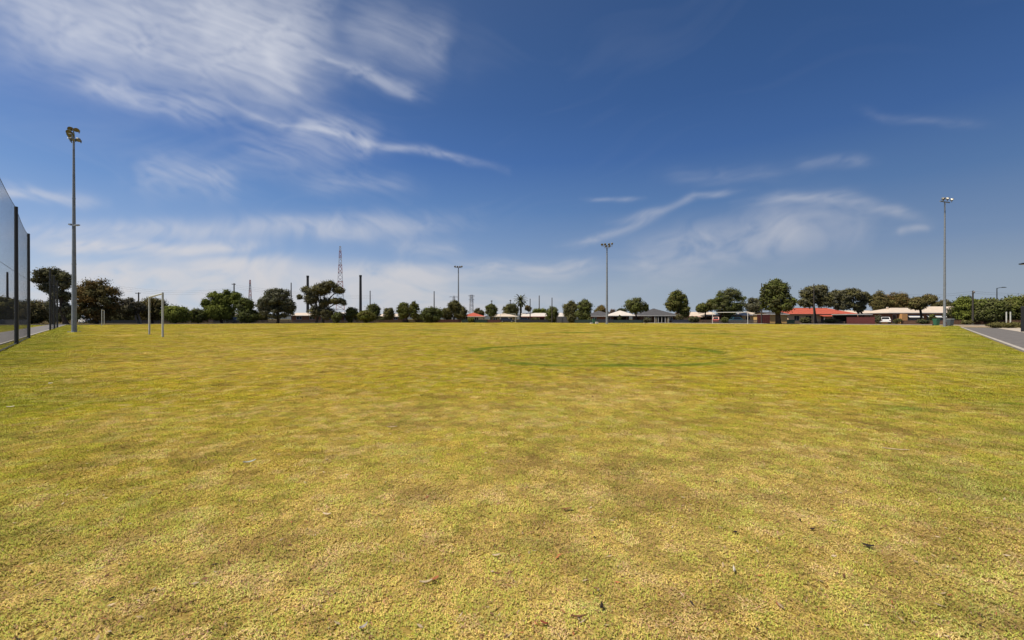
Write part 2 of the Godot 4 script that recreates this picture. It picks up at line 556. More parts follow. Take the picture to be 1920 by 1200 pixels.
func make_grass() -> void:
	var mat := vertex_paint("grass blades", 0.75, 0.25)
	var whole := Node3D.new()
	whole.name = "grass"
	add_child(whole)
	whole.set_meta("kind", "stuff")
	tag(whole, "short patchy lawn of straw and green blades covering the sports field", "grass")
	# [nearest, farthest, square, blades, blade length, blade width]
	var belts := [[0.7, 5.5, 0.08, 270, 0.012, 0.0036], [5.5, 12.0, 0.13, 300, 0.016, 0.0052], [12.0, 24.0, 0.21, 300, 0.022, 0.008], [24.0, 60.0, 0.70, 650, 0.032, 0.016], [60.0, 142.0, 1.5, 750, 0.045, 0.04]]
	for k in belts.size():
		var belt: Array = belts[k]
		var step: float = belt[2]
		for variant in 3:   # straw, mixed and green turf
			var rows := PackedFloat32Array()
			var count := 0
			var r := RandomNumberGenerator.new()
			r.seed = 100 + k * 10 + variant
			var d: float = belt[0] + step * 0.5
			var row := 0
			while d < belt[1]:
				var reach: float = 1.25 * d + 2.0
				var x := -ceilf(reach / step) * step
				var col := 0
				while x < reach:
					col += 1
					x += step
					var lot := float(absi((row * 73856093) ^ (col * 19349663)) / 7 % 1000) / 1000.0
					var kind := small_noise.get_noise_2d(x / 0.4 + 60.0, d / 0.4) * 0.9 + mid_noise.get_noise_2d(x / 1.6, d / 1.6 + 20.0) * 0.5 + (lot - 0.5) * 1.5 + lush(x, d) * 1.4
					if (0 if kind < -0.16 else 1 if kind < 0.2 else 2) != variant:
						continue
					var px := x + r.randf_range(-0.2, 0.2) * step
					var pd := d + r.randf_range(-0.2, 0.2) * step
					var left := (px + pd) * 0.7071
					var right := (pd - px) * 0.7071
					if right < -1.86 + step * 0.3 or (left < -2.45 + step * 0.45 and left > -4.65 - step * 0.45) or left < -14.0:
						continue
					if left > 99.0 or right > 108.0:
						continue
					var tint := turf(px, pd) * r.randf_range(0.80, 1.20)
					var t := r.randf() * TAU
					var g := r.randf_range(0.65, 1.2) * (1.0 + 0.2 * lush(px, pd))
					rows.append_array(PackedFloat32Array([cos(t), 0, sin(t), px, 0, g, 0, rise(px, pd), -sin(t), 0, cos(t), -pd, tint.r, tint.g, tint.b, 1]))
					count += 1
				d += step
				row += 1
			var mm := MultiMesh.new()
			mm.transform_format = MultiMesh.TRANSFORM_3D
			mm.use_colors = true
			mm.mesh = sod(step, belt[3], belt[4], belt[5], 900 + k * 10 + variant, [[0.14, 0.30, 0.80, 0.96], [0.35, 0.54, 0.85, 0.968], [0.66, 0.84, 0.94, 0.99]][variant])
			mm.instance_count = count
			mm.buffer = rows
			var o := MultiMeshInstance3D.new()
			o.name = "sod"
			o.multimesh = mm
			o.material_override = mat
			whole.add_child(o, true)

func strip(called: String, a: Vector3, b: Vector3, wide: float, low: float, high: float, mat: Material) -> MeshInstance3D:
	var m := Mb.new()
	var along := (b - a).normalized()
	var across := along.cross(Vector3.UP)
	var mid := (a + b) / 2.0
	mid.y = (low + high) / 2.0
	m.box(mid, Vector3(wide, high - low, (b - a).length()), Basis(across, Vector3.UP, along))
	return setting(called, m.mesh(), mat)

# points of the field by metres along its right side (r) and along its left side (l)
func field(r: float, l: float) -> Vector3:
	return Vector3((r - l) * 0.7071, 0.0, -(r + l) * 0.7071)

# ------------------------------------------------------------------ trees
# lobes: [x, y, half width, half height] in the scene; none: one lobe that fills the given width and height
func tree(called: String, label: String, at: Vector3, wide: float, top: float, low: float, leaf: Color, how := {}) -> void:
	var r := RandomNumberGenerator.new()
	r.seed = hash(label)
	var t := thing(called, at, 0.0, label, how.get("category", "tree"), how.get("group", ""))
	var lobes: Array = how.get("lobes", [])
	if lobes.is_empty():
		lobes = [[at.x, (top + low) / 2.0 - (top - low) * 0.05, wide / 2.0, (top - low) * 0.55]]
	var size: float = how.get("leaf", 0.25)
	var fill: float = how.get("fill", 1.0)
	var second: Color = how.get("second", leaf)
	var foot: Array = how.get("trunks", [0.0])
	var thick: float = how.get("thick", clampf(wide * 0.035, 0.07, 0.3))
	var bark: Color = how.get("bark", Color(0.055, 0.045, 0.036))
	var wood := Mb.new()
	wood.colored = true
	wood.color = bark
	var crown := Mb.new()
	crown.colored = true
	var forks := []
	for f in foot:
		var base := Vector3(f, -0.1, r.randf_range(-0.2, 0.2))
		var fork := Vector3(lerpf(f, lobes[0][0] - at.x, 0.35), lerpf(low, top, 0.22), base.z + r.randf_range(-0.2, 0.2))
		fork.y = maxf(fork.y, 0.5)
		var bend := base.lerp(fork, 0.5) + Vector3(r.randf_range(-0.08, 0.08), 0, r.randf_range(-0.1, 0.1)) * fork.y
		wood.tube([base, base.lerp(bend, 0.25) + Vector3.UP * 0.02, bend, fork], [thick * 1.35, thick * 1.05, thick * 0.9, thick * 0.75], 7)
		forks.append(fork)
	for q in lobes:
		var centre := Vector3(q[0] - at.x, q[1], 0.0)
		var half := Vector3(q[2], q[3], q[2] * 0.85)
		var clump: float = minf(half.x, half.y) * how.get("clump", 0.36)
		clump = clampf(clump, 0.3, 1.1)
		var room := half - Vector3.ONE * clump * 0.62
		room = room.max(Vector3.ONE * 0.05)
		var many := int(clampf(4.2 * half.x * half.y * half.z / pow(clump, 3.0) * fill, 6.0, 150.0))
		var fork: Vector3 = forks[0]
		for f in forks:
			if absf(f.x - centre.x) < absf(fork.x - centre.x):
				fork = f
		for limb in (4 if lobes.size() == 1 else 2):
			var tip := centre + Vector3(r.randf_range(-0.6, 0.6), r.randf_range(-0.2, 0.6), r.randf_range(-0.6, 0.6)) * half
			var mid := fork.lerp(tip, 0.5) + Vector3(r.randf_range(-0.1, 0.1), 0.12, r.randf_range(-0.1, 0.1)) * (tip - fork).length()
			wood.tube([fork - Vector3.UP * 0.1, mid, tip], [thick * 0.6, thick * 0.38, 0.02], 5)
		for k in many:
			var o := Vector3.ZERO
			while true:
				o = Vector3(r.randf_range(-1, 1), r.randf_range(-1, 1), r.randf_range(-1, 1))
				if o.length_squared() <= 1.0 and (o.length_squared() > 0.3 or r.randf() < 0.35):
					break
			if how.get("flat", false):
				o.y = o.y * 0.5 + 0.5 * (1.0 - Vector2(o.x, o.z).length_squared()) * 0.8
			var p := centre + o * room
			var big := clump * r.randf_range(0.48, 1.22)
			var tone := leaf.lerp(second, r.randf()) * r.randf_range(0.82, 1.18)
			var leaves := int(9.5 * big * big / (size * size) * how.get("leaves", 1.0))
			for i in leaves:
				var dir := Vector3(r.randfn(), r.randfn(), r.randfn()).normalized()
				if dir.y < -0.3 and r.randf() < 0.5:
					dir.y = -dir.y
				var far := pow(r.randf(), 0.4) if r.randf() < 0.88 else r.randf_range(1.0, 1.45)
				var w := p + dir * big * far * Vector3(1.0, 0.78, 1.0)
				var a := Vector3(r.randfn(), r.randfn(), r.randfn()).normalized()
				var b := a.cross(dir + Vector3(0.01, 0.02, 0)).normalized()
				a = a * size * r.randf_range(0.35, 0.75)
				b = b * size * r.randf_range(0.25, 0.5)
				var nn := a.cross(b).normalized()
				if nn.dot(dir) < 0.0:
					nn = -nn
				crown.color = tone * r.randf_range(0.8, 1.2)
				nn = (nn * 0.6 + dir * 0.7).normalized()
				if a.cross(b).dot(nn) < 0.0:
					a = -a
				crown.quad(w - a * 0.6 - b, w + a - b * 0.3, w + a * 0.5 + b, w - a + b * 0.4, nn)
	put("trunk", wood.mesh(), vertex_paint("bark", 0.9), t)
	put("crown", crown.mesh(), vertex_paint("leaves", 0.7, 0.42), t)

func palm(label: String, at: Vector3, top: float, reach: float) -> void:
	var r := RandomNumberGenerator.new()
	r.seed = 77
	var t := thing("palm_tree", at, 0.0, label, "tree")
	var high := top - reach * 0.75
	var b := Mb.new()
	b.tube([Vector3(0, -0.1, 0), Vector3(0.1, high * 0.5, 0), Vector3(0, high, 0)], [0.42, 0.34, 0.38], 9)
	put("trunk", b.mesh(), worn("palm bark", 0.10, 0.075, 0.05, 0.9, 1.0, 0.5), t)
	var skirt := Mb.new()
	for k in 40:
		var a := r.randf() * TAU
		var y := high - r.randf() * reach * 0.6
		skirt.bar(Vector3(cos(a) * 0.35, y + 0.5, sin(a) * 0.35), Vector3(cos(a) * r.randf_range(0.5, 0.8), y - 0.5, sin(a) * r.randf_range(0.5, 0.8)), 0.14, 0.03)
	put("dead_skirt", skirt.mesh(), paint("dead fronds", 0.13, 0.09, 0.05, 0.9), t)
	for k in 34:
		var f := Mb.new()
		var az := k * 2.39996
		var up := lerpf(1.2, -0.9, k / 33.0)
		var p := Vector3(0, high, 0)
		var dir := Vector3(cos(az) * cos(up), sin(up), sin(az) * cos(up))
		var pts := [p]
		for s in 5:
			p += dir * reach * 0.22
			dir = (dir + Vector3(0, -0.22, 0)).normalized()
			pts.append(p)
		f.tube(pts, [0.05, 0.045, 0.04, 0.03, 0.02, 0.01], 4)
		for s in range(1, 6):
			var span: Vector3 = (pts[s] - pts[s - 1])
			var side := span.cross(Vector3.UP).normalized()
			for e in [-1.0, 1.0]:
				for j in 3:
					var q: Vector3 = pts[s - 1] + span * (j / 3.0)
					var out: Vector3 = side * e * reach * 0.17 + span * 0.8 - Vector3.UP * reach * 0.05
					f.face([q, q + span * 0.55, q + out], q - Vector3.UP)
		put("frond", f.mesh(), paint("palm fronds", 0.060, 0.068, 0.022, 0.6), t)

# ------------------------------------------------------------------ ball net, goals, lamps
func net_bay(parent: Node, a: Vector3, b: Vector3, top: float, low: float, cell: float) -> void:
	var m := Mb.new()
	var across := int((b - a).length() / cell)
	var sag := 0.16
	for k in across + 1:
		var t := float(k) / across
		var p := a.lerp(b, t)
		m.tube([p + Vector3.UP * low, p + Vector3.UP * (top - sag * 4.0 * t * (1.0 - t))], [0.0007, 0.0007], 3)
	var up := int((top - low) / cell)
	for k in up + 1:
		var pts := []
		var rs := []
		for s in 7:
			var t := s / 6.0
			var y := lerpf(low, top - sag * 4.0 * t * (1.0 - t), float(k) / up)
			pts.append(a.lerp(b, t) + Vector3.UP * y)
			rs.append(0.0007 if k < up else 0.008)
		m.tube(pts, rs, 3)
	var o := put("net", m.mesh(), paint("net cord", 0.016, 0.018, 0.020, 0.7), parent)
	o.set_meta("kind", "stuff")

func ball_net(label: String, from: Vector3, to: Vector3, posts: Array, top: float, cell: float) -> void:
	var t := thing("ball_net", from, 0.0, label, "net", "ball nets along the left path")
	var spots := []
	for s in posts:
		var p: Vector3 = (to - from) * s
		spots.append(p)
		var m := Mb.new()
		m.tube([p - Vector3.UP * 0.1, p + Vector3.UP * (top + 0.02)], [0.064, 0.055], 14)
		var post := put("post", m.mesh(), paint("black powder coat", 0.012, 0.012, 0.013, 0.45), t)
		var cap := Mb.new()
		cap.tube([p + Vector3.UP * (top + 0.021), p + Vector3.UP * (top + 0.06)], [0.062, 0.045], 14)
		put("cap", cap.mesh(), paint("black powder coat", 0.012, 0.012, 0.013, 0.45), post)
	for k in spots.size() - 1:
		net_bay(t, spots[k], spots[k + 1], top, 0.06, cell)
	var rail := Mb.new()
	rail.tube([spots[0] + Vector3.UP * 0.05, spots[-1] + Vector3.UP * 0.05], [0.02, 0.02], 6)
	put("bottom_rail", rail.mesh(), paint("black powder coat", 0.012, 0.012, 0.013, 0.45), t)

func goal(label: String, a: Vector3, b: Vector3, back: Vector3, high: float, mat: Material) -> void:
	var mid := (a + b) / 2.0
	var t := thing("football_goal", mid, 0.0, label, "goal", "football goals")
	for e in [a, b]:
		var m := Mb.new()
		var p: Vector3 = e - mid
		m.tube([p - Vector3.UP * 0.08, p + Vector3.UP * (high + 0.06)], [0.052, 0.052], 16)
		var post := put("post", m.mesh(), mat, t)
		var s := Mb.new()
		s.tube([p - Vector3.UP * 0.05, p + Vector3.UP * 0.035], [0.066, 0.063], 16)
		put("ground_sleeve", s.mesh(), paint("steel sleeve", 0.20, 0.20, 0.20, 0.5, 0.6), post)
	var bar := Mb.new()
	var dir := (b - a).normalized() * 0.062
	bar.tube([a - mid + dir + Vector3.UP * high, b - mid - dir + Vector3.UP * high], [0.050, 0.050], 16)
	put("crossbar", bar.mesh(), mat, t)
	for e in [a, b]:
		var m := Mb.new()
		m.bar(e - mid + back * 0.06 + Vector3.UP * (high + 0.02), e - mid + back * 0.32 + Vector3.UP * (high - 0.04), 0.035)
		put("net_bracket", m.mesh(), mat, t)

# one sports floodlight: shallow housing, glass and yoke; looks along +z of its own, tipped down
func lamp_head(parent: Node, at: Vector3, turn: float, tip: float, size: float) -> void:
	var h := Mb.new()
	var b := Basis(Vector3.UP, turn) * Basis(Vector3.RIGHT, tip)
	var ring := []
	for z in [[-0.42, 0.16], [-0.34, 0.34], [0.0, 0.46], [0.22, 0.5]]:
		var pts := []
		for k in 12:
			var a := TAU * k / 12
			pts.append(at + b * (Vector3(cos(a) * z[1], sin(a) * z[1] * 0.9, z[0]) * size))
		ring.append(pts)
	var inside := at
	for s in ring.size() - 1:
		for k in 12:
			h.face([ring[s][k], ring[s][(k + 1) % 12], ring[s + 1][(k + 1) % 12], ring[s + 1][k]], inside)
	for k in 12:
		h.face([ring[0][k], ring[0][(k + 1) % 12], at + b * Vector3(0, 0, -0.42 * size)], inside)
	var head := put("floodlight", h.mesh(), paint("lamp housing", 0.24, 0.235, 0.21, 0.4, 0.4), parent)
	var g := Mb.new()
	for k in 12:
		g.face([ring[3][k] - b.z * 0.02, ring[3][(k + 1) % 12] - b.z * 0.02, at + b * Vector3(0, 0, 0.2 * size)], inside)
	put("glass", g.mesh(), paint("lamp glass", 0.16, 0.13, 0.055, 0.15), head)
	var y := Mb.new()
	for s in [-1.0, 1.0]:
		y.bar(at + b * Vector3(0.5 * s * size, 0, 0), at + Basis(Vector3.UP, turn) * Vector3(0.4 * s * size, -0.62 * size, -0.05), 0.05)
	put("yoke", y.mesh(), paint("galvanised", 0.30, 0.32, 0.34, 0.5, 0.5), head)

func floodlight_pole(label: String, at: Vector3, high: float, turn: float, foot: float, tip: float, heads: Array, arms: Array, size: float) -> void:
	var t := thing("floodlight_pole", at, 0.0, label, "floodlight", "floodlight poles round the field")
	var steel := worn("galvanised pole", 0.30, 0.325, 0.35, 0.5, 2.0, 0.22)
	steel.metallic = 0.35
	var m := Mb.new()
	m.tube([Vector3(0, 0.02, 0), Vector3(0, high * 0.5, 0), Vector3(0, high, 0)], [foot, (foot + tip) / 2.0, tip], 20)
	var pole := put("pole", m.mesh(), steel, t)
	var joint := Mb.new()
	for k in [0.34, 0.67]:
		var rr := lerpf(foot, tip, k)
		joint.tube([Vector3(0, high * k, 0), Vector3(0, high * k + 0.12, 0)], [rr + 0.012, rr + 0.006], 20)
	put("slip_joint", joint.mesh(), steel, pole)
	var plate := Mb.new()
	plate.block(Vector3(-foot * 1.7, -0.05, -foot * 1.7), Vector3(foot * 1.7, 0.035, foot * 1.7), 0.01)
	var base := put("base_plate", plate.mesh(), steel, t)
	for k in 4:
		var n := Mb.new()
		var p := Vector3(1 if k % 2 else -1, 0, 1 if k > 1 else -1) * foot * 1.4
		n.tube([p + Vector3.UP * 0.03, p + Vector3.UP * 0.09], [0.03, 0.026], 6)
		put("bolt", n.mesh(), steel, base)
	var hatch := Mb.new()
	hatch.block(Vector3(-0.07, 0.6, foot * 0.92), Vector3(0.07, 1.0, foot * 0.985 + 0.012), 0.004)
	put("hatch", hatch.mesh(), steel, pole)
	var yaw := Basis(Vector3.UP, turn)
	for a in arms:   # [height, half length]
		var am := Mb.new()
		am.bar(yaw * Vector3(-a[1], 0, 0) + Vector3.UP * a[0], yaw * Vector3(a[1], 0, 0) + Vector3.UP * a[0], 0.11)
		put("crossarm", am.mesh(), steel, t)
	for k in heads:   # [along the arm, height, out, turn, tip]
		lamp_head(t, yaw * Vector3(k[0], 0, k[2]) + Vector3.UP * k[1], turn + k[3], k[4], size)

# ------------------------------------------------------------------ houses
# stands at the middle of its front, which looks along +z; openings: [left, right, low, high, kind]
func house(label: String, at: Vector3, turn: float, wide: float, deep: float, eave: float, ridge: float, shape: String, wall: Material, roof: Material, openings: Array, how := {}) -> Node3D:
	var t := thing(how.get("called", "house"), at, turn, label, how.get("category", "house"), "houses beyond the field")
	var thick := 0.2
	var xs := [-wide / 2.0, wide / 2.0]
	var ys := [-0.1, eave]
	for o in openings:
		xs.append_array([o[0], o[1]])
		ys.append_array([o[2], o[3]])
	xs.sort()
	ys.sort()
	if not how.get("open", false):
		var m := Mb.new()
		for i in xs.size() - 1:
			for j in ys.size() - 1:
				var p := Vector2(xs[i] + xs[i + 1], ys[j] + ys[j + 1]) / 2.0
				var gap: bool = xs[i + 1] - xs[i] < 0.01 or ys[j + 1] - ys[j] < 0.01
				for o in openings:
					gap = gap or (p.x > o[0] and p.x < o[1] and p.y > o[2] and p.y < o[3])
				if not gap:
					m.box(Vector3(p.x, p.y, -thick / 2.0), Vector3(xs[i + 1] - xs[i], ys[j + 1] - ys[j], thick))
		put("front_wall", m.mesh(), wall, t)
		for s in [-1.0, 1.0]:
			var side := Mb.new()
			side.box(Vector3(s * (wide / 2.0 - thick / 2.0), eave / 2.0 - 0.05, -deep / 2.0), Vector3(thick, eave + 0.1, deep - thick * 2.0))
			put("side_wall", side.mesh(), wall, t)
		var rear := Mb.new()
		rear.box(Vector3(0, eave / 2.0 - 0.05, -deep + thick / 2.0), Vector3(wide, eave + 0.1, thick))
		put("rear_wall", rear.mesh(), wall, t)
	else:
		var rear := Mb.new()
		rear.box(Vector3(0, eave / 2.0 - 0.05, -deep + thick / 2.0), Vector3(wide, eave + 0.1, thick))
		put("rear_wall", rear.mesh(), wall, t)
	var frame_mat: Material = how.get("frames", paint("white frame", 0.62, 0.62, 0.60, 0.5))
	for o in openings:
		var w: float = o[1] - o[0]
		var h: float = o[3] - o[2]
		var mid := Vector3((o[0] + o[1]) / 2.0, (o[2] + o[3]) / 2.0, -0.09)
		if o[4] == "void":
			continue
		var f := Mb.new()
		var e := 0.07
		f.box(mid + Vector3(0, h / 2.0 - e / 2.0, 0), Vector3(w, e, 0.08))
		f.box(mid - Vector3(0, h / 2.0 - e / 2.0, 0), Vector3(w, e, 0.08))
		for s in [-1.0, 1.0]:
			f.box(mid + Vector3(s * (w / 2.0 - e / 2.0), 0, 0), Vector3(e, h - e * 2.0, 0.08))
		if o[4] == "window" and w > 1.2:
			f.box(mid, Vector3(e, h - e * 2.0, 0.08))
		if o[4] == "door":
			var dm := Mb.new()
			dm.box(mid - Vector3(0, 0, 0.02), Vector3(w - e * 2.0, h - e * 2.0, 0.05))
			var door := put("door", dm.mesh(), paint("dark door", 0.03, 0.025, 0.022, 0.5), t)
			put("door_frame", f.mesh(), frame_mat, door)
		else:
			var window := put("window", f.mesh(), frame_mat, t)
			var g := Mb.new()
			g.box(mid - Vector3(0, 0, 0.02), Vector3(w - e * 2.0, h - e * 2.0, 0.02))
			put("pane", g.mesh(), paint("window glass", 0.012, 0.014, 0.016, 0.08), window)
			if o[4] == "awning":
				var a := Mb.new()
				var y: float = o[3] + 0.12
				a.face([Vector3(o[0] - 0.15, y, 0.02), Vector3(o[1] + 0.15, y, 0.02), Vector3(o[1] + 0.15, y - 0.42, 0.75), Vector3(o[0] - 0.15, y - 0.42, 0.75)], Vector3(mid.x, y - 2.0, 0))
				a.face([Vector3(o[0] - 0.15, y - 0.42, 0.75), Vector3(o[1] + 0.15, y - 0.42, 0.75), Vector3(o[1] + 0.15, y - 0.62, 0.75), Vector3(o[0] - 0.15, y - 0.62, 0.75)], Vector3(mid.x, y, 0))
				for s in [o[0] - 0.15, o[1] + 0.15]:
					a.face([Vector3(s, y, 0.02), Vector3(s, y - 0.42, 0.75), Vector3(s, y - 0.62, 0.75)], Vector3(mid.x, y, 0.3))
				put("awning", a.mesh(), paint("white awning", 0.72, 0.71, 0.68, 0.6), t)
	roof_on(t, wide, deep, eave, ridge, shape, roof, how.get("over", 0.5), wall)
	var gutter := Mb.new()
	var ov: float = how.get("over", 0.5)
	gutter.box(Vector3(0, eave - 0.03, ov + 0.055), Vector3(wide + ov * 2.0, 0.13, 0.1))
	put("gutter", gutter.mesh(), how.get("gutter", frame_mat), t)
	for c in how.get("columns", []):
		var m := Mb.new()
		var p := Vector3(c[0], 0, c[1])
		m.block(p + Vector3(-c[2], -0.05, -c[2]), p + Vector3(c[2], eave - 0.1, c[2]), 0.02)
		put("column", m.mesh(), how.get("column_mat", wall), t)
	if how.has("chimney"):
		var q: Array = how["chimney"]
		var m := Mb.new()
		m.box(Vector3(q[0], (eave + q[1]) / 2.0, -deep * 0.45), Vector3(q[2], q[1] - eave, q[2]))
		put("chimney", m.mesh(), how.get("chimney_mat", wall), t)
	if how.has("verandah"):   # [left, right, height at the wall, height at the front, reach]
		var q: Array = how["verandah"]
		var m := Mb.new()
		var a := [Vector3(q[0], q[2], 0.02), Vector3(q[1], q[2], 0.02), Vector3(q[1], q[3], q[4]), Vector3(q[0], q[3], q[4])]
		var low := []
		for p in a:
			low.append(p - Vector3(0, 0.1, 0))
		var mid := Vector3((q[0] + q[1]) / 2.0, (q[2] + q[3]) / 2.0 - 0.05, q[4] / 2.0)
		m.face(a, mid)
		m.face(low, mid)
		for k in 4:
			m.face([a[k], a[(k + 1) % 4], low[(k + 1) % 4], low[k]], mid)
		put("verandah_roof", m.mesh(), how.get("verandah_mat", roof), t)
		var x: float = q[0] + 0.2
		while x <= q[1] - 0.1:
			var c := Mb.new()
			c.box(Vector3(x, q[3] / 2.0 - 0.1, q[4] - 0.15), Vector3(0.1, q[3], 0.1))
			put("post", c.mesh(), frame_mat, t)
			x += (q[1] - q[0] - 0.4) / 4.0
	return t

func roof_on(t: Node, wide: float, deep: float, eave: float, ridge: float, shape: String, roof: Material, ov: float, wall: Material) -> void:
	var x := wide / 2.0 + ov
	var zf := ov
	var zb := -deep - ov
	var zm := -deep / 2.0
	var rx := maxf(x - (zf - zb) / 2.0, 0.15) if shape == "hip" else x
	var top := [Vector3(-rx, ridge, zm), Vector3(rx, ridge, zm)]
	var rim := [Vector3(-x, eave + 0.05, zf), Vector3(x, eave + 0.05, zf), Vector3(x, eave + 0.05, zb), Vector3(-x, eave + 0.05, zb)]
	var low := []
	for p in rim:
		low.append(p - Vector3(0, 0.14, 0))
	var mid := Vector3(0, eave, zm)
	# four slopes, each a part; the soffit closes them below
	var sides := [[rim[0], rim[1], top[1], top[0]], [rim[2], rim[3], top[0], top[1]]]
	if shape == "hip":
		sides.append([rim[1], rim[2], top[1]])
		sides.append([rim[3], rim[0], top[0]])
	for s in sides:
		var m := Mb.new()
		m.face(s, mid)
		put("roof_slope", m.mesh(), roof, t)
	if shape != "hip":
		for s in [-1.0, 1.0]:
			var g := Mb.new()
			g.face([Vector3(s * (wide / 2.0), eave, 0), Vector3(s * (wide / 2.0), eave, -deep), Vector3(s * (wide / 2.0), ridge - 0.15, zm)], mid)
			put("gable", g.mesh(), wall, t)
	var f := Mb.new()
	f.face(low, Vector3(0, eave + 9.0, zm))
	for k in 4:
		f.face([rim[k], rim[(k + 1) % 4], low[(k + 1) % 4], low[k]], mid)
	put("soffit", f.mesh(), paint("soffit", 0.45, 0.42, 0.38, 0.8), t)
	if shape == "hip":
		var c := Mb.new()
		c.bar(top[0] + Vector3(0, 0.03, 0), top[1] + Vector3(0, 0.03, 0), 0.16, 0.08)
		put("ridge_cap", c.mesh(), roof, t)

# ------------------------------------------------------------------ fences
func fence(label: String, a: Vector3, b: Vector3, high: float, mat: Material, style := "sheet", category := "fence") -> void:
	var t := thing("fence", a, 0.0, label, category, "fences beyond the field")
	var span := b - a
	var count := maxi(1, int(span.length() / 2.4))
	var one := span.length() / count
	var dir := span.normalized()
	var turn := atan2(-dir.z, dir.x)
	var pm := Mb.new()
	if style == "rails":
		for y in [high * 0.3, high * 0.92]:
			pm.tube([Vector3(-one / 2.0, y, 0), Vector3(one / 2.0, y, 0)], [0.035, 0.035], 6)
	elif style == "pickets":
		var n := int(one / 0.16)
		for k in n:
			pm.box(Vector3(-one / 2.0 + (k + 0.5) * one / n, high / 2.0, 0), Vector3(0.1, high, 0.03))
		for y in [high * 0.25, high * 0.8]:
			pm.box(Vector3(0, y, -0.035), Vector3(one, 0.08, 0.035))
	else:
		var n := int(one / 0.2)
		for k in n:
			pm.box(Vector3(-one / 2.0 + (k + 0.5) * one / n, high / 2.0, 0.012 if k % 2 else -0.012), Vector3(one / n, high - 0.02, 0.02))
		pm.box(Vector3(0, high - 0.03, 0), Vector3(one - 0.02, 0.07, 0.06))
	var panel := pm.mesh()
	var qm := Mb.new()
	qm.box(Vector3(0, high / 2.0, 0), Vector3(0.09, high + 0.06, 0.09))
	var post := qm.mesh()
	for k in count:
		var o := put("panel" if style != "rails" else "rail", panel, mat, t, dir * one * (k + 0.5))
		o.rotation.y = turn
	for k in count + 1:
		var o := put("post", post, mat, t, dir * one * k)
		o.rotation.y = turn

# ------------------------------------------------------------------ street things
func car(label: String, at: Vector3, turn: float, body: Material, tall := 1.5, van := false) -> void:
	var t := thing("parked_car", at, turn, label, "van" if van else "car", "cars parked beyond the field")
	# half outline from the front (+z) to the rear, lower body then glasshouse
	var hw := 0.88
	var lower := Mb.new()
	var waist := 0.92 if not van else 1.05
	var side := [Vector2(2.15, 0.42), Vector2(2.2, 0.6), Vector2(2.0, waist - 0.14), Vector2(0.95, waist), Vector2(-1.9, waist + 0.02), Vector2(-2.15, waist - 0.06), Vector2(-2.2, 0.5), Vector2(-2.1, 0.3), Vector2(2.0, 0.26)]
	for k in side.size():
		var p: Vector2 = side[k]
		var q: Vector2 = side[(k + 1) % side.size()]
		lower.face([Vector3(-hw, p.y, p.x), Vector3(hw, p.y, p.x), Vector3(hw, q.y, q.x), Vector3(-hw, q.y, q.x)], Vector3(0, 0.6, 0))
		for s in [-1.0, 1.0]:
			lower.face([Vector3(s * hw, p.y, p.x), Vector3(s * hw, q.y, q.x), Vector3(s * (hw + 0.02), 0.6, 0)], Vector3(0, 0.6, 0))
	var shell := put("body", lower.mesh(), body, t)
	var roof := Mb.new()
	var back := -2.05 if van else -1.85
	var base := [Vector2(0.9, waist), Vector2(back, waist + 0.02)]
	var crest := [Vector2(0.15 if not van else 0.5, tall), Vector2(back + 0.35, tall - 0.02)]
	var low := []
	var high := []
	for s in [[-1.0, 0], [1.0, 0], [1.0, 1], [-1.0, 1]]:
		low.append(Vector3(s[0] * (hw - 0.04), base[s[1]].y - 0.02, base[s[1]].x))
		high.append(Vector3(s[0] * (hw - 0.2), crest[s[1]].y, crest[s[1]].x))
	var heart := Vector3(0, waist + 0.2, -0.6)
	roof.face(high, heart)
	for k in 4:
		roof.face([low[k], low[(k + 1) % 4], high[(k + 1) % 4], high[k]], heart)
	put("cabin", roof.mesh(), body, shell)
	for k in 4:
		var g := Mb.new()
		var quad := []
		var mid: Vector3 = (low[k] + low[(k + 1) % 4] + high[(k + 1) % 4] + high[k]) / 4.0
		var nn: Vector3 = (low[(k + 1) % 4] - low[k]).cross(high[k] - low[k]).normalized()
		if nn.dot(mid - heart) < 0.0:
			nn = -nn
		for p in [low[k], low[(k + 1) % 4], high[(k + 1) % 4], high[k]]:
			quad.append(mid + (p - mid) * 0.84 + nn * 0.006)
		g.face(quad, heart)
		put("window", g.mesh(), paint("car glass", 0.010, 0.012, 0.014, 0.06), t)
	for x in [-0.8, 0.8]:
		for z in [-1.35, 1.35]:
			var w := Mb.new()
			w.tube([Vector3(x - 0.1, 0.32, z), Vector3(x + 0.1, 0.32, z)], [0.32, 0.32], 14)
			var wheel := put("wheel", w.mesh(), paint("tyre", 0.012, 0.012, 0.012, 0.9), t)
			var rim := Mb.new()
			rim.tube([Vector3(x + signf(x) * 0.1, 0.32, z), Vector3(x + signf(x) * 0.115, 0.32, z)], [0.2, 0.18], 12)
			put("rim", rim.mesh(), paint("alloy", 0.4, 0.4, 0.42, 0.35, 0.8), wheel)
	for s in [-1.0, 1.0]:
		var l := Mb.new()
		l.block(Vector3(s * 0.72 - 0.13, waist - 0.24, -2.24), Vector3(s * 0.72 + 0.13, waist - 0.1, -2.1), 0.015)
		put("tail_light", l.mesh(), paint("tail light", 0.25, 0.012, 0.010, 0.25), t)
		var h := Mb.new()
		h.block(Vector3(s * 0.68 - 0.16, 0.6, 2.0), Vector3(s * 0.68 + 0.16, 0.74, 2.16), 0.02)
		put("headlight", h.mesh(), paint("lens", 0.5, 0.5, 0.5, 0.15), t)
	var bump := Mb.new()
	bump.block(Vector3(-hw, 0.36, -2.28), Vector3(hw, 0.54, -2.12), 0.03)
	put("bumper", bump.mesh(), body, t)

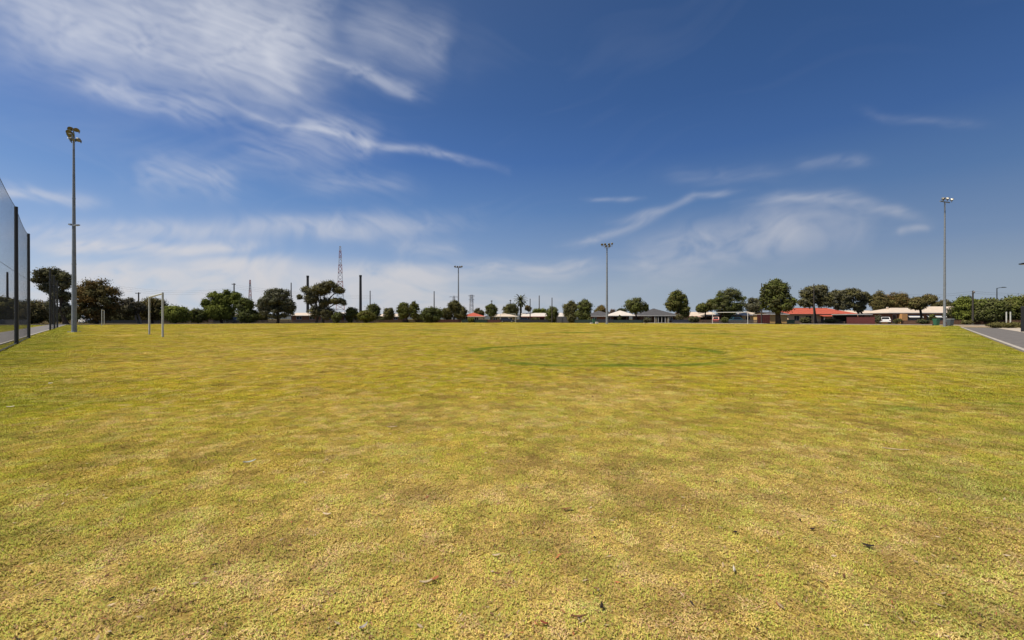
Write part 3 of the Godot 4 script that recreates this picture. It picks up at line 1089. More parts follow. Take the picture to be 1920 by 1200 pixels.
func bin_at(label: String, at: Vector3, body: Material, lid: Material) -> void:
	var t := thing("wheelie_bin", at, 0.0, label, "bin", "wheeled rubbish bins")
	var m := Mb.new()
	var lo := [Vector3(-0.22, 0.06, 0.2), Vector3(0.22, 0.06, 0.2), Vector3(0.22, 0.06, -0.25), Vector3(-0.22, 0.06, -0.25)]
	var hi := [Vector3(-0.29, 0.98, 0.3), Vector3(0.29, 0.98, 0.3), Vector3(0.29, 0.98, -0.36), Vector3(-0.29, 0.98, -0.36)]
	var mid := Vector3(0, 0.5, 0)
	m.face(lo, mid)
	m.face(hi, mid)
	for k in 4:
		m.face([lo[k], lo[(k + 1) % 4], hi[(k + 1) % 4], hi[k]], mid)
	put("tub", m.mesh(), body, t)
	var l := Mb.new()
	l.block(Vector3(-0.31, 0.985, -0.42), Vector3(0.31, 1.06, 0.33), 0.025)
	put("lid", l.mesh(), lid, t)
	for s in [-1.0, 1.0]:
		var w := Mb.new()
		w.tube([Vector3(s * 0.22, 0.1, -0.3), Vector3(s * 0.28, 0.1, -0.3)], [0.1, 0.1], 10)
		put("wheel", w.mesh(), paint("tyre", 0.012, 0.012, 0.012, 0.9), t)

func power_pole(label: String, at: Vector3, high: float, arm: float, turn := 0.0, radius := 0.15, mat_name := "timber pole") -> void:
	var t := thing("power_pole", at, turn, label, "power pole", "power and transmission poles behind the houses")
	var m := Mb.new()
	m.tube([Vector3(0, -0.1, 0), Vector3(0, high, 0)], [radius * 1.25, radius * 0.85], 10)
	var wood := worn("timber pole", 0.075, 0.065, 0.055, 0.9, 1.5, 0.4) if mat_name == "timber pole" else worn("concrete pole", 0.24, 0.23, 0.225, 0.85, 4.0, 0.3)
	put("pole", m.mesh(), wood, t)
	if arm > 0.0:
		var a := Mb.new()
		a.box(Vector3(0, high - 0.35, radius + 0.06), Vector3(arm * 2.0, 0.13, 0.11))
		var cross := put("crossarm", a.mesh(), wood, t)
		for k in [-0.92, -0.45, 0.45, 0.92]:
			var i := Mb.new()
			i.tube([Vector3(arm * k, high - 0.285, radius + 0.06), Vector3(arm * k, high - 0.1, radius + 0.06)], [0.05, 0.035], 6)
			put("insulator", i.mesh(), paint("porcelain", 0.35, 0.3, 0.26, 0.3), cross)

func power_line(label: String, a: Vector3, b: Vector3, sag: float, radius: float, spread: Vector3, count: int) -> void:
	var t := thing("power_line", a, 0.0, label, "power line", "overhead wires")
	for k in count:
		var m := Mb.new()
		var pts := []
		var rs := []
		for s in 15:
			var f := s / 14.0
			pts.append((b - a) * f + spread * k - Vector3.UP * sag * 4.0 * f * (1.0 - f))
			rs.append(radius)
		m.tube(pts, rs, 4)
		put("wire", m.mesh(), paint("wire", 0.05, 0.05, 0.05, 0.6), t)

func lattice(called: String, label: String, at: Vector3, high: float, foot: float, tip: float, sections: int, thick: float, tones: Array, category: String, arms := []) -> void:
	var t := thing(called, at, 0.4, label, category)
	var corner := func(k: int, f: float) -> Vector3:
		var w := lerpf(foot, tip, pow(f, 0.8)) / 2.0
		return Vector3([-1, 1, 1, -1][k % 4] * w, high * f, [-1, -1, 1, 1][k % 4] * w)
	for s in sections:
		var m := Mb.new()
		var f0 := 1.0 - pow(1.0 - float(s) / sections, 1.25)
		var f1 := 1.0 - pow(1.0 - float(s + 1) / sections, 1.25)
		for k in 4:
			m.bar(corner.call(k, f0), corner.call(k, f1), thick * 1.3)
			m.bar(corner.call(k, f1), corner.call(k + 1, f1), thick)
			for half in 2:
				var g0 := lerpf(f0, f1, half * 0.5)
				var g1 := lerpf(f0, f1, half * 0.5 + 0.5)
				m.bar(corner.call(k, g0), corner.call(k + 1, g1), thick * 0.7)
				m.bar(corner.call(k + 1, g0), corner.call(k, g1), thick * 0.7)
		put("section", m.mesh(), tones[s % tones.size()], t)
	for a in arms:
		var m := Mb.new()
		m.bar(Vector3(-a[1], a[0], 0), Vector3(a[1], a[0], 0), thick * 1.6)
		m.bar(Vector3(-a[1], a[0], 0), Vector3(0, a[0] + a[1] * 0.3, 0), thick)
		m.bar(Vector3(a[1], a[0], 0), Vector3(0, a[0] + a[1] * 0.3, 0), thick)
		put("crossarm", m.mesh(), tones[0], t)

func chimney_stack(label: String, at: Vector3, high: float, radius: float, mat: Material) -> void:
	var t := thing("chimney_stack", at, 0.0, label, "chimney", "industrial stacks on the skyline")
	var m := Mb.new()
	m.tube([Vector3(0, -0.5, 0), Vector3(0, high, 0)], [radius * 1.15, radius * 0.9], 20)
	put("shaft", m.mesh(), mat, t)
	var rim := Mb.new()
	rim.tube([Vector3(0, high - radius * 1.5, 0), Vector3(0, high + 0.1, 0)], [radius * 1.04, radius * 1.04], 20)
	put("rim", rim.mesh(), mat, t)

func street_lamp(label: String, at: Vector3, high: float, reach: Vector3, radius: float, mat: Material) -> void:
	var t := thing("street_lamp", at, 0.0, label, "street lamp", "lamps along the streets and paths")
	var m := Mb.new()
	m.tube([Vector3(0, -0.1, 0), Vector3(0, high * 0.55, 0), Vector3(0, high, 0)], [radius * 1.3, radius, radius * 0.75], 12)
	put("pole", m.mesh(), mat, t)
	var sleeve := Mb.new()
	sleeve.tube([Vector3(0, 0, 0), Vector3(0, 1.1, 0), Vector3(0, 1.15, 0)], [radius * 1.8, radius * 1.8, radius * 1.4], 12)
	put("base_sleeve", sleeve.mesh(), mat, t)
	var arm := Mb.new()
	arm.tube([Vector3(0, high - 0.08, 0), reach * 0.5 + Vector3(0, high + 0.05, 0), reach + Vector3(0, high + 0.08, 0)], [radius * 0.6, radius * 0.5, radius * 0.5], 8)
	put("arm", arm.mesh(), mat, t)
	var head := Mb.new()
	var dir := reach.normalized()
	var b := Basis(dir.cross(Vector3.UP), Vector3.UP, -dir)
	head.box(reach + dir * 0.3 + Vector3(0, high + 0.09, 0), Vector3(0.26, 0.09, 0.66), b)
	head.box(reach + dir * 0.25 + Vector3(0, high + 0.155, 0), Vector3(0.18, 0.04, 0.45), b)
	var h := put("lamp_head", head.mesh(), mat, t)
	var g := Mb.new()
	g.box(reach + dir * 0.3 + Vector3(0, high + 0.037, 0), Vector3(0.18, 0.016, 0.48), b)
	put("diffuser", g.mesh(), paint("diffuser", 0.6, 0.6, 0.58, 0.3), h)

# ------------------------------------------------------------------ litter on the grass
func chip(called: String, label: String, at: Vector3, turn: float, long: float, wide: float, curl: float, c: Color, category: String) -> void:
	var m := Mb.new()
	m.colored = true
	var prev := []
	for s in 6:
		var f := s / 5.0
		var w := wide * sin(PI * clampf(0.12 + 0.8 * f, 0.0, 1.0)) * 0.5
		var p := Vector3((f - 0.5) * long, 0.012 + curl * pow(f - 0.45, 2.0) * 1.8, 0.07 * long * sin(f * 2.6))
		var ring := [p + Vector3(0, 0.002, w), p + Vector3(0, 0.004 + curl * 0.25, 0), p + Vector3(0, 0.002, -w), p - Vector3(0, 0.002, 0)]
		if prev:
			m.color = c * (0.85 + 0.3 * fmod(f * 7.3 + at.x, 1.0))
			for k in 4:
				m.face([prev[k], prev[(k + 1) % 4], ring[(k + 1) % 4], ring[k]], p)
		else:
			m.color = c
			m.face(ring, p + Vector3(1, 0, 0))
		prev = ring
	m.face(prev, Vector3(-1, 0, 0))
	var o := put(called, m.mesh(), vertex_paint("bark and dead leaves", 0.75))
	o.position = at + Vector3.UP * (rise(at.x, -at.z) + 0.004)
	o.rotation.y = turn
	tag(o, label, category, "bark and leaf bits on the lawn")

func make_litter() -> void:
	var pale := Color(0.42, 0.33, 0.215)
	var brown := Color(0.17, 0.09, 0.05)
	var dark := Color(0.035, 0.028, 0.024)
	var rust := Color(0.33, 0.13, 0.06)
	for k in [
		["bark_strip", "pale curled bark strip with a reddish leaf beside it", Vector3(-0.34, 0, -1.68), 0.25, 0.05, 0.012, 0.008, pale, "bark"],
		["dry_leaf", "reddish dry leaf touching the pale bark strip", Vector3(-0.31, 0, -1.70), 0.6, 0.035, 0.016, 0.005, rust, "leaf"],
		["bark_chip", "short cream bark chip on the lawn left of the straw patch", Vector3(-0.98, 0, -2.26), -0.2, 0.05, 0.018, 0.007, pale, "bark"],
		["bark_chip", "small cream chip above the pale bark strip", Vector3(-0.07, 0, -1.88), 0.2, 0.035, 0.015, 0.005, pale, "bark"],
		["dark_bark_chunk", "dark brown bark chunk alone on the dry grass", Vector3(1.63, 0, -1.95), -0.5, 0.042, 0.026, 0.006, dark, "bark"],
		["bark_strip", "thin grey curl of bark on the middle lawn", Vector3(-1.15, 0, -4.10), 0.3, 0.09, 0.014, 0.006, pale, "bark"],
		["bark_strip", "grey green bark curl in front of the longer one", Vector3(-1.91, 0, -3.10), 0.7, 0.08, 0.018, 0.014, Color(0.40, 0.42, 0.36), "bark"],
		["bark_strip", "long pale stick of bark among yellow grass", Vector3(3.04, 0, -3.38), -0.35, 0.17, 0.009, 0.004, pale, "bark"],
		["bark_strip", "upright pale twist of bark on the near lawn", Vector3(0.91, 0, -1.75), 1.2, 0.04, 0.01, 0.008, Color(0.5, 0.45, 0.36), "bark"],
		["brown_twig", "brown curved twig lying across the near grass", Vector3(0.23, 0, -1.48), 0.05, 0.05, 0.007, 0.005, brown, "twig"],
		["dry_leaf", "dark red brown leaf below the curved twig", Vector3(0.11, 0, -1.45), -0.5, 0.03, 0.011, 0.004, Color(0.16, 0.05, 0.03), "leaf"],
		["dry_leaf", "rusty leaf on the straw patch beyond the cream chip", Vector3(0.30, 0, -2.35), 0.3, 0.055, 0.016, 0.005, Color(0.2, 0.10, 0.05), "leaf"],
		["dark_seed_pod", "small black pod standing out of the near grass", Vector3(0.32, 0, -1.53), 1.3, 0.03, 0.012, 0.006, dark, "seed pod"],
		["bark_chip", "white speck of bark on the left lawn by the net shade", Vector3(-7.41, 0, -6.85), 0.0, 0.07, 0.03, 0.01, Color(0.7, 0.68, 0.62), "bark"],
		["bark_chip", "white chip at the left edge beyond the near clumps", Vector3(-5.88, 0, -5.00), 0.4, 0.07, 0.02, 0.01, Color(0.65, 0.6, 0.5), "bark"],
		["bark_strip", "grey twist of bark low on the left lawn", Vector3(-0.50, 0, -1.43), 0.9, 0.03, 0.012, 0.008, Color(0.4, 0.36, 0.32), "bark"],
	]:
		chip(k[0], k[1], k[2], k[3], k[4], k[5], k[6], k[7], k[8])
	# the countless small bits between them
	var r := RandomNumberGenerator.new()
	r.seed = 64
	var m := Mb.new()
	m.colored = true
	var tones := [pale, pale, Color(0.38, 0.28, 0.17), brown, dark, rust, brown]
	for k in 7000:
		var d := 1.2 + 13.0 * pow(r.randf(), 1.3)
		var x := r.randf_range(-1.28, 1.28) * d
		if (d - x) * 0.7071 < -1.6 or (x + d) * 0.7071 < -2.0:
			continue
		if small_noise.get_noise_2d(x * 0.6 + 5.0, d * 0.6) < r.randf_range(-0.4, 0.3):
			continue
		var t := r.randf() * TAU
		var long := r.randf_range(0.005, 0.018)
		var wide := long * r.randf_range(0.14, 0.42)
		var p := Vector3(x, rise(x, d) + r.randf_range(0.004, 0.014), -d)
		var b := Basis(Vector3.UP, t) * Basis(Vector3.RIGHT, r.randf_range(-0.5, 0.5)) * Basis(Vector3.BACK, r.randf_range(-0.35, 0.35))
		m.color = tones[r.randi() % tones.size()] * r.randf_range(0.7, 1.2)
		var top := p + b * Vector3(0, wide * 0.25, 0)
		var q := [p + b * Vector3(-long, 0, 0), p + b * Vector3(0, 0, wide), p + b * Vector3(long, 0.002, 0), p + b * Vector3(0, 0, -wide)]
		for i in 4:
			m.face([q[i], q[(i + 1) % 4], top], p - Vector3.UP * 0.01)
	var o := put("leaf_litter", m.mesh(), vertex_paint("bark and dead leaves", 0.75))
	o.set_meta("kind", "stuff")
	tag(o, "tiny bits of bark and dead leaf strewn over the near lawn", "leaf litter")

# ------------------------------------------------------------------ the place
func _ready() -> void:
	# camera, sky, sun, exposure
	var cam := Camera3D.new()
	cam.name = "camera"
	add_child(cam)
	cam.position = Vector3(0, 1.05, 0)
	cam.rotation_degrees = Vector3(-0.143, 0, 0)
	cam.fov = 73.74
	cam.near = 0.05
	cam.far = 6000.0
	var env := Environment.new()
	env.background_mode = Environment.BG_SKY
	env.sky = Sky.new()
	env.sky.sky_material = make_sky()
	env.background_energy_multiplier = 0.80
	env.tonemap_mode = Environment.TONE_MAPPER_LINEAR
	env.tonemap_exposure = 1.25
	env.sdfgi_enabled = true
	env.ssao_enabled = true
	env.ssil_enabled = true
	var world := WorldEnvironment.new()
	world.name = "world_environment"
	world.environment = env
	add_child(world)
	var sun := DirectionalLight3D.new()
	sun.name = "sun"
	add_child(sun)
	sun.look_at_from_position(SUN_TOWARDS, Vector3.ZERO, Vector3.FORWARD)
	sun.light_color = Color(1.0, 0.955, 0.875)
	sun.light_energy = 1.5
	sun.light_angular_distance = 0.53
	sun.shadow_enabled = true

	start_noises()
	make_ground()
	make_paths()
	make_houses()
	make_fences()
	make_trees()
	make_skyline()
	make_field_things()
	make_street_things()
	make_grass()
	make_litter()

func make_paths() -> void:
	var asphalt := worn("asphalt", 0.185, 0.168, 0.155, 0.9, 2.2, 0.35)
	var concrete := worn("concrete", 0.46, 0.42, 0.36, 0.85, 2.0, 0.25)
	strip("path_right", field(-6, -3.3), field(76, -3.3), 2.5, -0.05, 0.03, asphalt)
	strip("kerb_right", field(-6, -1.96), field(76, -1.96), 0.14, -0.08, 0.06, concrete)
	strip("path_left", field(-3.55, -6), field(-3.55, 130), 2.05, -0.05, 0.025, worn("old asphalt", 0.20, 0.185, 0.175, 0.9, 2.5, 0.3))
	strip("kerb_left", field(-2.45, -6), field(-2.45, 130), 0.1, -0.08, 0.04, concrete)
	strip("pavement_right", field(48, -7.3), field(76, -7.3), 5.4, -0.05, 0.032, worn("pale paving", 0.50, 0.43, 0.35, 0.85, 2.0, 0.2))
	# the streets behind the two far sides, with their pale kerbs
	strip("road_far", field(104, -30), field(104, 112), 7.0, -0.05, 0.012, asphalt)
	strip("kerb_far", field(100.2, -30), field(100.2, 108), 0.3, -0.08, 0.12, concrete)
	strip("verge_far", field(80, -4.6), field(97, -4.6), 5.0, -0.05, 0.02, worn("sandy verge", 0.42, 0.31, 0.20, 0.95, 2.0, 0.3))
	strip("road_left", field(-40, 114), field(104, 114), 7.0, -0.05, 0.012, asphalt)
	strip("kerb_far_left", field(-40, 110.2), field(100, 110.2), 0.3, -0.08, 0.12, concrete)

func make_houses() -> void:
	var cream_roof := worn("cream sheet roof", 0.66, 0.55, 0.44, 0.55, 5.0, 0.14)
	var white_roof := worn("white sheet roof", 0.66, 0.60, 0.54, 0.55, 5.0, 0.12)
	var red_roof := worn("red tile roof", 0.54, 0.105, 0.055, 0.75, 3.0, 0.3)
	var grey_roof := worn("grey tile roof", 0.095, 0.093, 0.10, 0.8, 3.0, 0.35)
	var brick := worn("orange brick", 0.36, 0.15, 0.065, 0.85, 1.2, 0.4)
	var dull_brick := worn("brown brick", 0.20, 0.105, 0.06, 0.85, 1.2, 0.4)
	var cream_wall := worn("cream render", 0.60, 0.46, 0.30, 0.8, 3.0, 0.15)
	var yellow_wall := worn("yellow weatherboard", 0.66, 0.42, 0.16, 0.75, 2.0, 0.15)
	var pale_wall := worn("pale render", 0.55, 0.50, 0.43, 0.8, 3.0, 0.2)
	var olive_wall := worn("stone render", 0.33, 0.29, 0.20, 0.85, 2.0, 0.3)
	var red_trim := paint("red trim", 0.40, 0.05, 0.04, 0.6)
	house("low cream roofed house behind the ball net at the left edge", Vector3(-133.65, 0, -110.00), 0.3, 9.35, 8.0, 2.15, 3.9, "gable", dull_brick, cream_roof, [[-3, -1.6, 0.9, 2.0, "window"], [1.4, 3.0, 0.9, 2.0, "window"]])
	house("white gabled house behind the domed rusty tree", Vector3(-124.48, 0, -128.00), 0.0, 5.44, 7.0, 2.2, 3.7, "gable", pale_wall, white_roof, [[-1.8, -0.6, 0.9, 2.0, "window"]])
	house("pale roofed house between the pale trunk and the nearest goal", Vector3(-111.87, 0, -132.00), 0.0, 7.26, 7.0, 2.2, 3.4, "gable", dull_brick, cream_roof, [[-2.2, -0.8, 0.8, 1.9, "window"]])
	house("cream roofed house behind the bright green bush", Vector3(-101.47, 0, -132.00), 0.0, 6.60, 8.0, 2.1, 3.6, "hip", pale_wall, cream_roof, [[-1.5, 0, 0.8, 1.9, "window"]])
	house("cream roofed house with a chimney under the yellow green trees", Vector3(-91.91, 0, -132.00), 0.0, 6.93, 8.0, 2.2, 3.6, "hip", pale_wall, cream_roof, [[-1.0, 0.6, 0.7, 1.8, "window"]], {"chimney": [-1.2, 4.6, 0.6]})
	house("long brick house with a cream roof behind the open gum tree", Vector3(-64.17, 0, -138.00), 0.0, 14.14, 8.0, 2.15, 3.1, "gable", brick, cream_roof, [[-5.6, -3.8, 0.9, 1.9, "window"], [-1.4, 0.4, 0.9, 1.9, "window"], [2.4, 3.3, 0.0, 1.95, "door"], [4.4, 6.0, 0.9, 1.9, "window"]])
	house("white walled house between the gum tree and the tall dark stack", Vector3(-56.91, 0, -145.00), 0.0, 6.16, 7.0, 2.6, 3.3, "gable", pale_wall, white_roof, [[-1.6, -0.2, 0.9, 2.0, "window"]])
	house("small brick house with a pale roof left of the domed trees", Vector3(-42.38, 0, -150.00), 0.0, 7.50, 7.0, 1.9, 2.9, "gable", brick, cream_roof, [[0.8, 2.2, 0.8, 1.7, "window"]])
	house("white house with a bright red hip roof right of the far pole", Vector3(-11.56, 0, -125.00), 0.0, 6.25, 6.0, 1.75, 2.9, "hip", pale_wall, red_roof, [[-2.0, -0.9, 0.6, 1.6, "window"], [0.6, 1.8, 0.6, 1.6, "window"]])
	house("long low house with a cream roof behind the farthest goal", Vector3(-2.64, 0, -132.00), 0.0, 8.25, 7.0, 1.8, 2.75, "hip", olive_wall, cream_roof, [[-3.2, -1.8, 0.6, 1.6, "window"], [1.2, 2.8, 0.6, 1.6, "window"]])
	house("pale roofed house right of the palm tree", Vector3(7.65, 0, -136.00), 0.0, 8.50, 8.0, 1.8, 3.0, "gable", olive_wall, white_roof, [[-2.6, -0.8, 0.6, 1.6, "window"], [1.2, 2.6, 0.6, 1.6, "window"]], {"frames": red_trim})
	house("small house with a white hip roof between two round trees", Vector3(15.28, 0, -130.00), 0.0, 4.88, 7.0, 1.8, 3.0, "hip", pale_wall, white_roof, [[-1.0, 0.6, 0.5, 1.5, "window"]])
	house("orange brick house with a grey roof beside the middle floodlight pole", Vector3(26.04, 0, -124.00), 0.0, 7.13, 8.0, 1.85, 3.5, "hip", brick, grey_roof, [[-2.6, -1.4, 0.6, 1.6, "window"], [1.6, 2.6, 0.6, 1.6, "window"]])
	house("open pavilion with a white pyramid roof and dark posts", Vector3(31.20, 0, -120.00), 0.0, 6.90, 6.5, 1.95, 3.45, "hip", dull_brick, white_roof, [], {"called": "pavilion", "category": "pavilion", "open": true, "columns": [[-3.1, 0.0, 0.13], [-1.0, 0.0, 0.13], [1.1, 0.0, 0.13], [3.1, 0.0, 0.13]], "column_mat": dull_brick})
	house("brick house with a dark grey hip roof and porch columns", Vector3(40.71, 0, -118.00), 0.0, 9.73, 9.0, 1.95, 3.95, "hip", dull_brick, grey_roof, [[-3.6, -2.2, 0.7, 1.7, "window"], [-0.6, 1.6, 0.02, 1.8, "door"], [2.4, 3.8, 0.7, 1.7, "window"]], {"columns": [[-1.4, 1.6, 0.16], [1.7, 1.6, 0.16], [-4.2, 0.3, 0.14], [4.6, 0.3, 0.14]], "column_mat": olive_wall, "over": 0.9, "verandah": [-2.0, 2.2, 1.93, 1.86, 1.9]})
	house("yellow house with a cream roof and red trim left of the white goal", Vector3(56.32, 0, -128.00), 0.0, 9.92, 8.0, 1.85, 3.2, "gable", cream_wall, cream_roof, [[-3.4, -2.0, 0.6, 1.6, "window"], [0.2, 1.8, 0.6, 1.6, "window"]], {"frames": red_trim, "verandah": [-2.4, 4.4, 1.86, 1.66, 1.6]})
	house("yellow shed with a curved cream roof behind the white goal post", Vector3(66.67, 0, -118.00), 0.0, 5.90, 6.0, 2.1, 3.1, "hip", yellow_wall, cream_roof, [[-2.0, -0.8, 0.5, 1.8, "window"], [0.2, 1.8, 0.6, 1.7, "window"]], {"called": "shed", "category": "shed"})
	house("dark open carport behind the white goal", Vector3(61.76, 0, -122.00), 0.0, 9.76, 6.0, 2.0, 2.35, "gable", worn("dark boards", 0.035, 0.032, 0.03, 0.9, 2.0, 0.3), grey_roof, [], {"called": "carport", "category": "carport", "open": true, "columns": [[-4.6, 0, 0.09], [0, 0, 0.09], [4.6, 0, 0.09]]})
	house("yellow cottage with a dark band behind the thick tree trunk", Vector3(62.25, 0, -100.00), 0.0, 4.50, 6.0, 2.15, 2.75, "gable", yellow_wall, grey_roof, [[-0.4, 0.7, 0.8, 1.8, "window"]], {"over": 0.3})
	house("house with a bright red tiled roof and shaded verandah", Vector3(81.48, 0, -112.00), 0.0, 17.92, 9.0, 2.3, 4.0, "hip", cream_wall, red_roof, [[-7.4, -6.0, 0.6, 1.9, "window"], [-4.4, -2.8, 0.6, 1.9, "window"], [-0.4, 0.6, 0.0, 2.0, "door"], [2.4, 3.2, 0.8, 1.8, "window"], [4.0, 4.8, 0.8, 1.8, "window"]], {"verandah": [-1.2, 8.2, 2.2, 1.75, 2.2], "frames": paint("grey frame", 0.30, 0.29, 0.28, 0.6), "gutter": paint("dark gutter", 0.05, 0.045, 0.045, 0.5)})
	house("cream roofed house behind the red fence", Vector3(108.55, 0, -130.00), 0.0, 10.07, 8.0, 2.1, 3.7, "gable", cream_wall, cream_roof, [[2.4, 3.8, 0.8, 1.8, "window"]])
	var right := house("wide orange brick house with a cream roof and white awnings", Vector3(101.85, 0, -105.00), 0.0, 18.38, 9.0, 2.55, 3.85, "hip", brick, cream_roof, [[-8.2, -7.2, 0.0, 2.1, "door"], [-4.5, -1.4, 0.75, 1.85, "awning"], [0.2, 1.2, 0.75, 1.85, "awning"], [2.0, 4.6, 0.75, 1.85, "awning"], [6.4, 7.4, 0.8, 1.9, "window"]], {"chimney": [-5.9, 4.1, 0.35], "chimney_mat": cream_roof})
	var bay := Mb.new()
	bay.block(Vector3(-6.9, -0.05, 0.01), Vector3(-5.5, 2.3, 1.1), 0.02)
	put("bay_wall", bay.mesh(), worn("orange render", 0.62, 0.33, 0.13, 0.8, 2.0, 0.15), right)
	house("pale roofed wing standing above the wide orange brick house", Vector3(117.74, 0, -116.00), 0.0, 12.18, 8.0, 2.75, 4.55, "gable", brick, cream_roof, [[-3, -1.6, 0.9, 1.9, "window"]])

func make_fences() -> void:
	var charcoal := worn("charcoal sheet", 0.07, 0.072, 0.078, 0.6, 2.0, 0.25)
	var green := worn("dark green sheet", 0.018, 0.045, 0.035, 0.6, 2.0, 0.25)
	var red := worn("red sheet", 0.13, 0.026, 0.022, 0.6, 2.0, 0.25)
	var brown := worn("brown palings", 0.17, 0.115, 0.08, 0.85, 1.5, 0.4)
	var blue := worn("slate blue sheet", 0.055, 0.065, 0.085, 0.6, 2.0, 0.25)
	var brick := worn("red brick fence", 0.17, 0.085, 0.05, 0.85, 1.2, 0.35)
	fence("dark low fence behind the net and the left path", Vector3(-105.00, 0, -84.00), Vector3(-95.13, 0, -84.00), 0.9, charcoal)
	fence("dark fence under the domed rusty tree and the pale trunk", Vector3(-101.36, 0, -102.00), Vector3(-87.45, 0, -106.00), 0.75, charcoal)
	fence("brown paling fence right of the nearest goal", Vector3(-89.10, 0, -108.00), Vector3(-77.00, 0, -110.00), 0.95, brown, "pickets")
	fence("charcoal fence under the yellow green trees", Vector3(-77.00, 0, -110.00), Vector3(-67.20, 0, -112.00), 0.8, charcoal)
	fence("grey brown fence in front of the dark round tree and brick house", Vector3(-67.20, 0, -112.00), Vector3(-46.40, 0, -116.00), 0.75, worn("grey palings", 0.15, 0.13, 0.12, 0.85, 1.5, 0.4), "pickets")
	fence("brown fence below the stacks on the skyline", Vector3(-46.40, 0, -116.00), Vector3(-24.00, 0, -120.00), 0.75, brown, "pickets")
	fence("red brown fence left of the far floodlight pole", Vector3(-24.00, 0, -120.00), Vector3(-14.52, 0, -121.00), 0.85, worn("maroon sheet", 0.13, 0.05, 0.045, 0.7, 2.0, 0.3))
	fence("dark green fence in front of the red hip roof", Vector3(-13.98, 0, -119.00), Vector3(-6.84, 0, -119.00), 0.85, green)
	fence("maroon fence left of the farthest goal", Vector3(-6.84, 0, -119.00), Vector3(-3.27, 0, -119.00), 0.8, worn("maroon sheet", 0.13, 0.05, 0.045, 0.7, 2.0, 0.3))
	fence("blue black fence right of the farthest goal", Vector3(1.21, 0, -121.00), Vector3(12.49, 0, -119.00), 0.8, worn("blue black sheet", 0.022, 0.025, 0.035, 0.6, 2.0, 0.25))
	fence("tall charcoal fence below the small white hip roof", Vector3(11.97, 0, -114.00), Vector3(16.52, 0, -112.00), 1.6, charcoal)
	fence("green fence left of the middle floodlight pole", Vector3(16.23, 0, -110.00), Vector3(21.87, 0, -108.00), 0.85, green)
	fence("slate blue fence behind the middle floodlight pole", Vector3(22.68, 0, -112.00), Vector3(26.60, 0, -112.00), 0.95, blue)
	fence("blue green fence under the white pavilion and round tree", Vector3(26.12, 0, -110.00), Vector3(34.29, 0, -108.00), 0.8, worn("teal sheet", 0.025, 0.05, 0.055, 0.6, 2.0, 0.25))
	fence("slate blue fence between the porch columns and the yellow house", Vector3(39.75, 0, -106.00), Vector3(45.05, 0, -106.00), 0.85, blue)
	fence("dark paling fence in front of the yellow house", Vector3(43.74, 0, -108.00), Vector3(49.55, 0, -106.00), 0.85, brown, "pickets")
	fence("low grey paling fence behind the white goal", Vector3(46.75, 0, -100.00), Vector3(56.35, 0, -98.00), 0.85, worn("grey palings", 0.15, 0.13, 0.12, 0.85, 1.5, 0.4), "pickets")
	fence("red fence between the white goal and the yellow cottage", Vector3(56.35, 0, -98.00), Vector3(59.17, 0, -98.00), 2.05, red)
	fence("dark green fence beside the thick trunked tree", Vector3(63.21, 0, -98.00), Vector3(64.92, 0, -98.00), 0.85, green)
	fence("brown front fence of the red roofed house", Vector3(64.92, 0, -98.00), Vector3(71.76, 0, -92.00), 0.5, brown, "pickets")
	fence("long red fence with grey posts left of the white car", Vector3(72.22, 0, -92.00), Vector3(74.80, 0, -88.00), 1.45, red)
	fence("low brick fence in front of the orange brick house", Vector3(76.65, 0, -84.00), Vector3(80.80, 0, -80.00), 0.75, brick)
	fence("red brown fence behind the shrubs at the right", Vector3(79.36, 0, -78.00), Vector3(90.65, 0, -74.00), 0.85, brick)
	house("grey carport roof above the long red fence", Vector3(76.38, 0, -94.00), 0.0, 5.64, 4.0, 2.05, 2.2, "gable", worn("dark boards", 0.035, 0.032, 0.03, 0.9, 2.0, 0.3), worn("grey sheet roof", 0.22, 0.20, 0.19, 0.6, 3.0, 0.2), [], {"called": "carport", "category": "carport", "open": true, "over": 0.1, "columns": [[-2.5, -0.1, 0.05], [0, -0.1, 0.05], [2.5, -0.1, 0.05]]})

